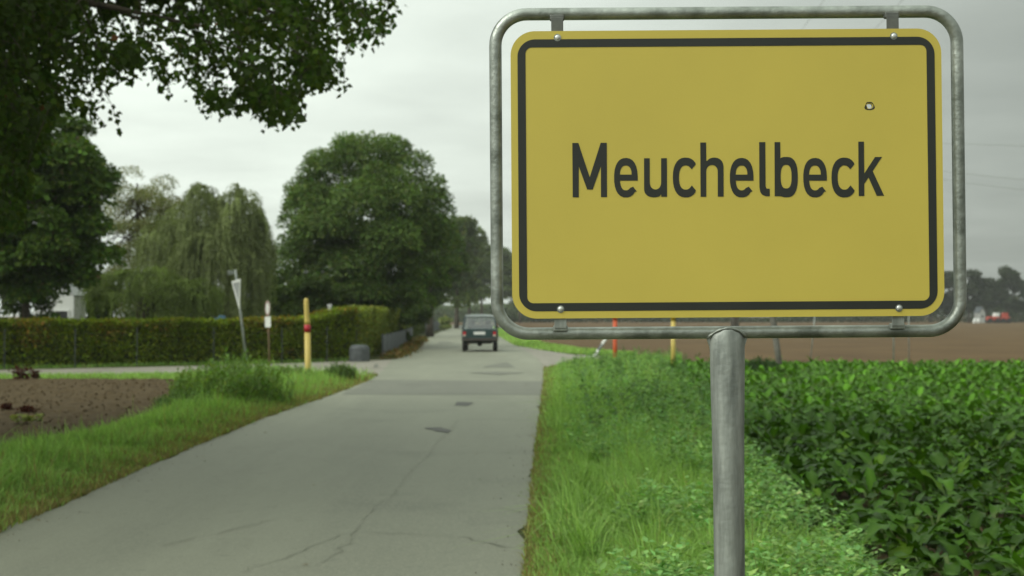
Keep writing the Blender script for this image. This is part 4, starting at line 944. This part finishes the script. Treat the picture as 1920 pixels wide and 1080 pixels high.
for s in (-1, 1):
    pane('side_window', [(s * .775, .10, 1.045), (s * .78, 1.21, 1.045), (s * .66, 1.19, 1.575), (s * .66, .30, 1.575)])
    pane('side_window', [(s * .78, 1.29, 1.045), (s * .77, 2.44, 1.045), (s * .65, 1.90, 1.575), (s * .66, 1.26, 1.575)])
    # door skins
    bm = bmesh.new(); add_box(bm, (s * .8275, 1.86, .74), (.014, 1.12, .54), None, .006); d_ = bm_obj('door', bm, M['paint'], car)
    bm = bmesh.new(); add_box(bm, (s * .843, 1.42, .92), (.02, .14, .03), None, .006); bm_obj('handle', bm, M['dark'], d_)
    # wing mirrors
    bm = bmesh.new(); add_box(bm, (s * .93, 2.30, 1.12), (.17, .07, .13), None, .02); add_box(bm, (s * .83, 2.31, 1.08), (.08, .04, .04)); mi = bm_obj('mirror', bm, M['dark'], car)
    bm = bmesh.new(); add_box(bm, (s * .935, 2.262, 1.12), (.14, .004, .10)); bm_obj('mirror_glass', bm, M['bolt'], mi)
    # tail lamps: red above, clear below
    bm = bmesh.new(); add_box(bm, (s * .685, -.045, .845), (.13, .05, .13), None, .012); tl = bm_obj('tail_light', bm, M['lens'], car)
    bm = bmesh.new(); add_box(bm, (s * .685, -.045, .74), (.13, .05, .07), None, .01); bm_obj('clear_lens', bm, M['lens2'], tl)
    # headlights (front)
    bm = bmesh.new(); frustum(bm, [(0, 0, 0, .10, .10), (0, 0, .06, .10, .10), (0, 0, .08, .06, .06)], 18); bmesh.ops.rotate(bm, matrix=Matrix.Rotation(R(-90), 3, 'X'), verts=bm.verts[:])
    bmesh.ops.translate(bm, vec=(s * .55, 3.64, .74), verts=bm.verts[:]); bm_obj('headlight', bm, M['bolt'], car)
    # seats
    bm = bmesh.new(); add_box(bm, (s * .36, 1.45, .95), (.46, .14, .62), Euler((R(-12), 0, 0)), .05); add_box(bm, (s * .36, 1.38, 1.34), (.25, .10, .17), None, .04); bm_obj('seat', bm, M['fabric'], car)
bm = bmesh.new(); add_box(bm, (0, .40, .98), (1.2, .12, .5), Euler((R(-10), 0, 0)), .05); bm_obj('rear_seat', bm, M['fabric'], car)
bm = bmesh.new(); add_box(bm, (0, -.030, .80), (1.18, .02, .36), None, .008); tg = bm_obj('tailgate', bm, M['paint'], car)
bm = bmesh.new(); add_box(bm, (0, -.052, .955), (.16, .03, .03), None, .008); bm_obj('handle', bm, M['dark'], tg)
bm = bmesh.new(); add_box(bm, (0, -.047, .845), (.52, .010, .13), None, .004); bm_obj('number_plate', bm, M['white'], car)
M['bumper'] = plain('bumper_dark', (.05, .042, .036), .6)
bm = bmesh.new(); add_box(bm, (0, -.08, .555), (1.62, .14, .13), None, .03); bm_obj('bumper', bm, M['bumper'], car)
bm = bmesh.new(); add_box(bm, (0, 3.72, .555), (1.58, .14, .13), None, .03); bm_obj('bumper', bm, M['bumper'], car)
bm = bmesh.new(); add_box(bm, (0, .6, .40), (1.1, .14, .10), None, .02); add_box(bm, (0, 2.9, .40), (1.1, .14, .10), None, .02); add_box(bm, (0, 1.8, .42), (.8, 2.6, .08)); bmesh.ops.create_uvsphere(bm, u_segments=12, v_segments=8, radius=.13, matrix=Matrix.Translation((0, .6, .37))); bm_obj('underbody', bm, M['dark'], car)
tube('exhaust', [(-.45, .7, .36), (-.46, .2, .35), (-.46, -.10, .34)], .028, M['rust'], car, 8)
for s in (-1, 1):
    for y in (.62, 2.85):
        bm = bmesh.new(); prof = [(-.095, .19), (-.095, .30), (-.08, .335), (.08, .335), (.095, .30), (.095, .19)]
        rr_ = [[bm.verts.new((a, r * math.cos(w), r * math.sin(w))) for a, r in prof] for w in np.linspace(0, 6.283, 28, endpoint=False)]
        for i in range(28):
            for k in range(6): bm.faces.new((rr_[i][k], rr_[i][(k + 1) % 6], rr_[(i + 1) % 28][(k + 1) % 6], rr_[(i + 1) % 28][k]))
        bmesh.ops.translate(bm, vec=(s * .70, y, .335), verts=bm.verts[:]); wmesh = bm_obj('tyre', bm, M['rubber'], None)
        w_ = empty('wheel'); w_.parent = car; wmesh.parent = w_
        bm = bmesh.new(); bmesh.ops.create_cone(bm, segments=20, radius1=.195, radius2=.17, depth=.13, cap_ends=True); bmesh.ops.rotate(bm, matrix=Matrix.Rotation(R(90), 3, 'Y'), verts=bm.verts[:])
        bmesh.ops.translate(bm, vec=(s * .71, y, .335), verts=bm.verts[:]); bm_obj('rim', bm, M['zinc'], w_)

# ------------------------------------------------------------------ grass, weeds and crop
def blades(name, XY, z0, H, W, lean, col, seed, mat=None):
    g = np.random.default_rng(seed); n = len(XY); a = g.uniform(0, 6.283, n); d = np.column_stack([np.cos(a), np.sin(a), np.zeros(n)])
    b = g.uniform(0, 6.283, n); s = np.column_stack([np.cos(b), np.sin(b), np.zeros(n)]) * (W / 2)[:, None]
    P = np.column_stack([XY, np.full(n, z0)]); up = np.array([0, 0, 1.0]); l = lean * np.abs(g.normal(.5, .4, n))
    M1 = P + up * (H * .55)[:, None] + d * (H * l * .35)[:, None]; T = P + up * (H * np.clip(1 - .35 * l, .25, 1))[:, None] + d * (H * l * 1.05)[:, None]
    V = np.stack([P - s, P + s, M1 - s * .8, M1 + s * .8, T], 1).reshape(-1, 3); i = np.arange(n)[:, None] * 5
    me = mesh_np(name, V, [i + [0, 1, 3, 2], i + [2, 3, 4]], np.repeat(col, 5, 0))
    return tag(link(name, me, mat or M['grass']), kind='stuff')
def scatter(n, ylo, yhi, xl, xr, p=2.0):
    u = rng.random(n); y = (ylo ** (1 - p) + u * (yhi ** (1 - p) - ylo ** (1 - p))) ** (1 / (1 - p))
    a, b = xl(y), xr(y); return np.column_stack([a + (b - a) * rng.random(n), y]), b - a
GG, GY, GD = np.array((.28, .45, .12)), np.array((.25, .215, .085)), np.array((.14, .28, .05))
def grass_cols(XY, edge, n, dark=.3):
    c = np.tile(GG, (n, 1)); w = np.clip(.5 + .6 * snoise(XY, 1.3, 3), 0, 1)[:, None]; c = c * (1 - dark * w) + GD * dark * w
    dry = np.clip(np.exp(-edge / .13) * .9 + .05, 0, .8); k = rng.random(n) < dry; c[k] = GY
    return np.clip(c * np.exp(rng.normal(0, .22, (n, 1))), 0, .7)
# right verge
def vr(y): return np.interp(y, [5, 7, 9, 14, 23.4, 40, 54], [1.55, 1.7, 1.95, 2.25, 3.1, 4.2, 6.5])
def rre(y): return np.where(y < 44, edge_x(RR, y), np.interp(y, [44, 46.5, 51, 53.5], [1.0, 1.35, 2.4, 4.5])) - .03
XY, wd = scatter(125000, 5.2, 53, rre, vr, 1.45); n = len(XY); e = XY[:, 0] - rre(XY[:, 1])
tuft = .65 + .5 * np.clip(snoise(XY, 2.2, 12), -1, 1) * .8
H = (.07 + .24 * np.clip(e / .9, 0, 1)) * tuft * np.exp(rng.normal(0, .3, n)) + .03
blades('grass', XY, .0, H, .0035 + .00035 * XY[:, 1] + .002 * rng.random(n), 1.1, grass_cols(XY, e, n), 101)
# coarse tufts near the bottom of the picture
tc_ = [gnd(1100, 1060), gnd(1060, 1000), gnd(1150, 960), gnd(1210, 1040), gnd(1260, 930), gnd(1120, 880)] + [Vector((rre(np.array([y]))[0] + rng.uniform(.3, 1.9), y, 0)) for y in rng.uniform(7.5, 30, 60)]
TX, TH = [], []
for q in tc_:
    k = 110; TX.append(np.array([q.x, q.y]) + rng.normal(0, .07, (k, 2))); TH.append(rng.uniform(.22, .5, k))
TX, TH = np.concatenate(TX), np.concatenate(TH)
blades('grass_tufts', TX, 0, TH, np.full(len(TX), .009) + .0002 * TX[:, 1], 1.5, np.clip(np.tile(GG * .95, (len(TX), 1)) * np.exp(rng.normal(0, .25, (len(TX), 1))), 0, .6), 102)
# leafy weeds (nettles, goosefoot) in the verge
def leafy(name, XY, Hs, L, base, seed, per=26):
    g = np.random.default_rng(seed); n = len(XY) * per; j = np.repeat(np.arange(len(XY)), per); t = g.random(n) ** .6
    a = g.uniform(0, 6.283, n); ln = g.normal(0, .18, (len(XY), 2)); rr0 = .10 * (1.15 - t)
    P = np.column_stack([XY[j, 0] + ln[j, 0] * Hs[j] * t + np.cos(a) * rr0 * .3, XY[j, 1] + ln[j, 1] * Hs[j] * t + np.sin(a) * rr0 * .3, Hs[j] * t + .02])
    D = nrm(np.column_stack([np.cos(a), np.sin(a), g.normal(.1, .35, n)])); U = nrm(np.column_stack([-.3 * np.cos(a), -.3 * np.sin(a), np.ones(n)]) + g.normal(0, .25, (n, 3)))
    sz = L * (1.2 - .6 * t) * np.exp(g.normal(0, .2, n))
    tint = np.exp(g.normal(0, .2, (len(XY), 1)))[j]
    return tag(link(name, leaf_mesh(name, P, D, U, sz, sz * .55, np.clip(leaf_cols(n, base, .18) * tint, 0, .6)), M['leaf']), kind='stuff')
XY, wd = scatter(3000, 6.5, 50, lambda y: rre(y) + .45, lambda y: vr(y) + .15, 1.5); keep = (snoise(XY, 1.1, 44) + (XY[:, 0] - rre(XY[:, 1])) / 2.2) > .38
XY = XY[keep]; leafy('verge_weeds', XY, rng.uniform(.20, .46, len(XY)), .072, (.21, .37, .11), 103)
XY, wd = scatter(500, 18, 52, lambda y: rre(y) + .7, lambda y: vr(y) + .6, 1.2); leafy('dark_weeds', XY, rng.uniform(.3, .6, len(XY)), .10, (.11, .21, .06), 104)
# left verge
def lle(y): return edge_x(RL, y) + .02
XY, wd = scatter(100000, 9, 40.0, lambda y: vl_x(y) - .1 + np.where(y > 36, -2.0, 0), lle, 1.3)
n = len(XY); e = lle(XY[:, 1]) - XY[:, 0]; keep = XY[:, 1] < 39.4 - .06 * e; XY, e = XY[keep], e[keep]; n = len(XY)
mid = np.clip(e / .7, 0, 1) * np.clip((XY[:, 0] - vl_x(XY[:, 1])) / .5 + .5, .3, 1)
H = (.07 + .22 * mid) * (.7 + .4 * np.clip(snoise(XY, 1.9, 17), -1, 1)) * np.exp(rng.normal(0, .3, n)) + .03
blades('grass', XY, 0, H, .004 + .00035 * XY[:, 1] + .002 * rng.random(n), 1.1, grass_cols(XY, e * .38, n, .35), 105)
# grass strip along the left side road and round the far bend
XY = np.column_stack([rng.uniform(-34, -7.2, 16000), rng.random(16000)]); XY[:, 1] = np.interp(XY[:, 0], [-40, -15, -8], [35.9, 37.0, 37.2]) + XY[:, 1] * np.interp(XY[:, 0], [-40, -15, -8], [1.0, 1.7, 2.8])
blades('grass', XY, 0, rng.uniform(.05, .17, len(XY)), np.full(len(XY), .018), 1.0, grass_cols(XY, np.full(len(XY), 2.0), len(XY)), 106)
n = 26000; y = 59 + rng.random(n) ** 1.4 * 160; xa = np.interp(y, [59, 62, 70, 78, 110, 133, 170, 215], [4.6, 2.4, 1.2, .2, -.9, -1.6, -2.9, -5.5]); xb = np.interp(y, [59, 62.5, 68, 82, 112, 140, 172, 215], [5.2, 4.4, 3.3, 1.9, 1.0, .4, -.9, -3.4]); xb = np.minimum(xb, 9)
XY = np.column_stack([xa + (xb - xa) * rng.random(n), y]); blades('grass', XY, 0, rng.uniform(.08, .24, n), .03 + .0004 * y, .9, np.clip(grass_cols(XY, np.full(n, 2.0), n, .1) * 1.1, 0, .6), 107)
# garden foot grass in front of hedge
XY = np.column_stack([rng.uniform(-30, -6, 6000), rng.random(6000)]); XY[:, 1] = np.interp(XY[:, 0], [-40, -26, -16, -12.5, -9, -5.7], [39.6, 40.9, 43.7, 46.0, 48.5, 52.2]) + .5 * XY[:, 1] - .1
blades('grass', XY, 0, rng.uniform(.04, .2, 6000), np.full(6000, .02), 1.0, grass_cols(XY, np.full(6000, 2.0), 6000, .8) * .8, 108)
# grassy patches and dock in the tilled field
for (px, py, w, h, nm, lab) in ((40, 716, .26, .34, 'dock_plant', 'dark red brown dock plant at the far edge of the bare field'), (66, 712, .12, .2, 'dock_plant', 'small dark red dock plant right beside the larger one'), (12, 772, .09, .10, 'dock_plant', 'tiny dark weed in the bare field at the left edge'), (50, 778, .12, .10, 'dock_plant', 'tiny dark weed above the yellow green leaves')):
    p = gnd(px, py); root = empty(nm, (p.x, p.y, 0)); tag(root, lab, 'plant', 'red dock plants in the bare field')
    n = 260; t = rng.random(n); q = np.column_stack([rng.normal(0, w * .45, n), rng.normal(0, w * .45, n), .03 + h * t])
    link('foliage', leaf_mesh('foliage', q, rdir(n), rdir(n), .07 * (w / .2) ** .5, .05 * (w / .2) ** .5, leaf_cols(n, (.055, .016, .010), .3)), M['leaf'], root)
    tubes('stems', [([(0, 0, 0), (float(rng.normal(0, w * .3)), float(rng.normal(0, w * .3)), h)], [.006, .003]) for _ in range(6)], M['rust'], root, 4)
for px, py, lab in ((35, 800, 'left yellow green seedling in the bare field'), (65, 799, 'right yellow green seedling in the bare field')):
    p = gnd(px, py); n = 46; a = rng.uniform(0, 6.28, n); q = np.column_stack([np.cos(a) * .05, np.sin(a) * .05, .04 + .1 * rng.random(n)]); r0 = empty('seedling', (p.x, p.y, .02)); tag(r0, lab, 'plant', 'seedlings in the bare field')
    link('foliage', leaf_mesh('foliage', q, np.column_stack([np.cos(a), np.sin(a), .2 + 0 * a]), nrm(rdir(n) * .4 + [0, -.3, 1]), .09, .07, leaf_cols(n, (.20, .24, .03), .15)), M['leaf'], r0)
# clods
n = 2600; XY = np.column_stack([rng.uniform(-17, -5.6, n), rng.uniform(10, 36, n)]); XY = XY[XY[:, 0] < vl_x(XY[:, 1]) - .1]; n = len(XY)
ico = np.array([(1, 0, 0), (-1, 0, 0), (0, 1, 0), (0, -1, 0), (0, 0, 1), (0, 0, -1)], float); fi = np.array([(0, 2, 4), (2, 1, 4), (1, 3, 4), (3, 0, 4), (2, 0, 5), (1, 2, 5), (3, 1, 5), (0, 3, 5)])
sz = rng.uniform(.012, .034, n) * (1 + .6 * (rng.random(n) < .06)); V = (ico[None] * rng.uniform(.6, 1.3, (n, 6, 1)) * sz[:, None, None] + np.column_stack([XY, np.full(n, .05)])[:, None]).reshape(-1, 3)
tag(link('soil_clods', mesh_np('soil_clods', V, (np.arange(n)[:, None, None] * 6 + fi[None]).reshape(-1, 3)), M['soil']), kind='stuff')

# sugar beet field: leaf shapes, nearest plants one by one, the rest as one mass
def beet_leaf(g, seg=5, hi=True):
    L, W, st = g.uniform(.20, .31), g.uniform(.09, .145), g.uniform(.12, .24); el = g.uniform(.85, 1.5); curl = g.uniform(.5, 1.6); tw = g.normal(0, .25)
    V, Fa = [], []; x = z = 0.0; a = el; ph = g.uniform(0, 6.28)
    pr = [(0, .010)] + [(st, .014)] + [(st + L * (k + 1) / seg, W / 2 * w) for k, w in enumerate((.70, 1.0, .97, .74, .24) if seg == 5 else (.95, .92, .30))]
    p = 0; x, z = 0, 0
    for i, (s, w) in enumerate(pr):
        d = s - p; p = s; x += math.cos(a) * d; z += math.sin(a) * d
        if i > 0: a -= curl * d / (L + st) * 1.6
        wav = .020 * math.sin(i * 2.2 + ph) if i > 1 else 0
        rise = .2 * w
        V += [(x - rise * math.sin(a) * 1, -w + tw * .03 * i, z + rise * math.cos(a) + wav), (x, tw * .03 * i, z), (x - rise * math.sin(a), w + tw * .03 * i, z + rise * math.cos(a) - wav)]
    for i in range(len(pr) - 1):
        o = 3 * i; Fa += [(o, o + 1, o + 4, o + 3), (o + 1, o + 2, o + 5, o + 4)]
    return np.array(V), np.array(Fa)
BG = np.array((.030, .086, .004))
g = np.random.default_rng(303)
def bcol(V, f):
    c = np.tile(BG * f, (len(V), 1)); c[1::3] *= np.array([1.8, 1.45, 2.2]); c[:6] = (.11, .16, .05); return c
LM = []
for k in range(14):
    V, Fa = beet_leaf(g); f = math.exp(g.normal(0, .32)) * (np.array([1.9, 1.55, 1.0]) if k == 13 else 1)
    me = mesh_np('leaf', V, Fa, bcol(V, f), True); me.materials.append(M['beet']); LM.append(me)
def plant_arrays(g, nl, seg):
    Vs, Fs, Cs = [], [], []; o = 0
    for i in range(nl):
        V, Fa = beet_leaf(g, seg); a = i * 2.4 + g.normal(0, .3); s = g.uniform(.7, 1.12); R_ = np.array([[math.cos(a), -math.sin(a), 0], [math.sin(a), math.cos(a), 0], [0, 0, 1]])
        Vs.append((V * s) @ R_.T); Fs.append(Fa + o); Cs.append(bcol(V, math.exp(g.normal(0, .34)) * (np.array([1.8, 1.5, 1.0]) if g.random() < .05 else 1))); o += len(V)
    return np.concatenate(Vs), np.concatenate(Fs), np.concatenate(Cs)
PM = []
for k in range(12):
    V, Fa, Cc = plant_arrays(g, 12, 5); me = mesh_np('beet_plant', V, Fa, Cc, True); me.materials.append(M['beet']); PM.append(me)
xs = np.arange(1.7, 30, .46); spots = []
for xr_ in xs:
    ys = np.arange(4.6, 47, .23); ys = ys + g.normal(0, .05, len(ys)); xx = xr_ + g.normal(0, .05, len(ys)); spots.append(np.column_stack([xx, ys]))
spots = np.concatenate(spots); spots = spots[(spots[:, 0] > vr(spots[:, 1]) + .12) & (spots[:, 0] < .40 * spots[:, 1] + 2.4)]
spots = spots[spots[:, 1] < 46 - .12 * spots[:, 0]]
hgt = np.column_stack([spots, np.full(len(spots), .3)]); u, v = proj(hgt); view = (u > 960) & (u < 1925) & (v < 1130); dist = np.where(view, np.hypot(spots[:, 0], spots[:, 1]), 1e4 + spots[:, 1])
order = np.argsort(dist); near = order[:300]; rest = order[300:]
BGRP = 'sugar beet plants nearest in the field'; BLAB = 'broad leaved green beet plant in the front rows of the crop'
for q, i in enumerate(near):
    s = g.uniform(.62, 1.06); rz = g.uniform(0, 6.28); x, y = spots[i]
    if q < 60:
        r0 = empty('beet_plant', (x, y, 0), (0, 0, rz))
        for k in range(12):
            o = link('leaf', LM[g.integers(0, 13) if g.random() > .05 else 13], None, r0); o.rotation_euler = (0, 0, k * 2.4 + g.normal(0, .3)); ss = s * g.uniform(.55, 1.15); o.scale = (ss, ss, ss)
    else:
        r0 = link('beet_plant', PM[q % 12]); r0.location = (x, y, 0); r0.rotation_euler = (0, 0, rz); r0.scale = (s, s, s)
    tag(r0, BLAB, 'plant', BGRP)
protos = [plant_arrays(g, 10, 3) for _ in range(8)] + [plant_arrays(g, 6, 3) for _ in range(8)]
Vs, Fs, Cs, o = [], [], [], 0
rn, rf = rest[spots[rest, 1] < 22], rest[spots[rest, 1] >= 22]
for k in range(16):
    idx = rn[k::8] if k < 8 else rf[k - 8::8]; V, Fa, Cc = protos[k]; m = len(idx); a = g.uniform(0, 6.28, m); s = g.uniform(.78, 1.02, m)
    ca, sa = np.cos(a) * s, np.sin(a) * s
    X = V[None, :, 0] * ca[:, None] - V[None, :, 1] * sa[:, None] + spots[idx, 0][:, None]; Y = V[None, :, 0] * sa[:, None] + V[None, :, 1] * ca[:, None] + spots[idx, 1][:, None]; Z = V[None, :, 2] * s[:, None]
    Vs.append(np.stack([X, Y, Z], -1).reshape(-1, 3)); Fs.append((np.arange(m)[:, None, None] * len(V) + Fa[None]).reshape(-1, 4) + o); o += m * len(V)
    Cs.append(np.clip((Cc[None] * np.exp(g.normal(.36, .22, (m, 1, 1)))).reshape(-1, 3), 0, .7))
me = mesh_np('sugar_beets', np.concatenate(Vs), np.concatenate(Fs), np.concatenate(Cs), True)
tag(link('sugar_beets', me, M['beet']), kind='stuff')
poly_sheet('beet_field', [(1.6, -6), (1.65, 6), (2.25, 14), (3.2, 23.4), (4.1, 40), (5.4, 46), (44, 41), (44, -6)], .006, M['soil'])

# ------------------------------------------------------------------ thin air haze round everything
bm = bmesh.new(); add_box(bm, (0, 180, 14.5), (900, 600, 31.0))
hz = link('haze', bpy.data.meshes.new('haze')); bm.to_mesh(hz.data); bm.free(); tag(hz, kind='stuff')
hm = bpy.data.materials.new('haze'); hm.use_nodes = True; hm.node_tree.nodes.clear()
ho = hm.node_tree.nodes.new('ShaderNodeOutputMaterial'); hv = hm.node_tree.nodes.new('ShaderNodeVolumePrincipled')
hv.inputs['Color'].default_value = (.93, .96, .94, 1); hv.inputs['Density'].default_value = .00030; hv.inputs['Anisotropy'].default_value = 0.0
hm.node_tree.links.new(hv.outputs[0], ho.inputs['Volume']); hz.data.materials.append(hm)

# fallen leaves, twigs and grit on the asphalt, thickest towards the edges
n = 60; y = 7 + 38 * rng.random(n) ** 1.6; w = edge_x(RR, y) - edge_x(RL, y); t = np.where(rng.random(n) < .8, np.abs(rng.normal(0, .07, n)), rng.random(n)); t = np.where(rng.random(n) < .5, t, 1 - t)
P = np.column_stack([edge_x(RL, y) + w * np.clip(t, .01, .99), y, np.full(n, .022)])
D = rdir(n); D[:, 2] = np.abs(D[:, 2]) * .15; U = nrm(rdir(n) * .25 + [0, 0, 1])
tag(link('fallen_leaves', leaf_mesh('fallen_leaves', P, D, U, rng.uniform(.025, .055, n), rng.uniform(.018, .04, n), leaf_cols(n, (.15, .10, .04), .3, (.12, .15, .04), .3)), M['leaf']), kind='stuff')
n = 300; y = 7 + 34 * rng.random(n) ** 1.5; w = edge_x(RR, y) - edge_x(RL, y); t = np.abs(rng.normal(0, .045, n)); t = np.where(rng.random(n) < .5, t, 1 - t)
sz = rng.uniform(.003, .009, n); V = (ico[None] * rng.uniform(.6, 1.3, (n, 6, 1)) * sz[:, None, None] + np.column_stack([edge_x(RL, y) + w * np.clip(t, .005, .995), y, np.full(n, .016)])[:, None]).reshape(-1, 3)
tag(link('road_grit', mesh_np('road_grit', V, (np.arange(n)[:, None, None] * 6 + fi[None]).reshape(-1, 3)), M['track']), kind='stuff')
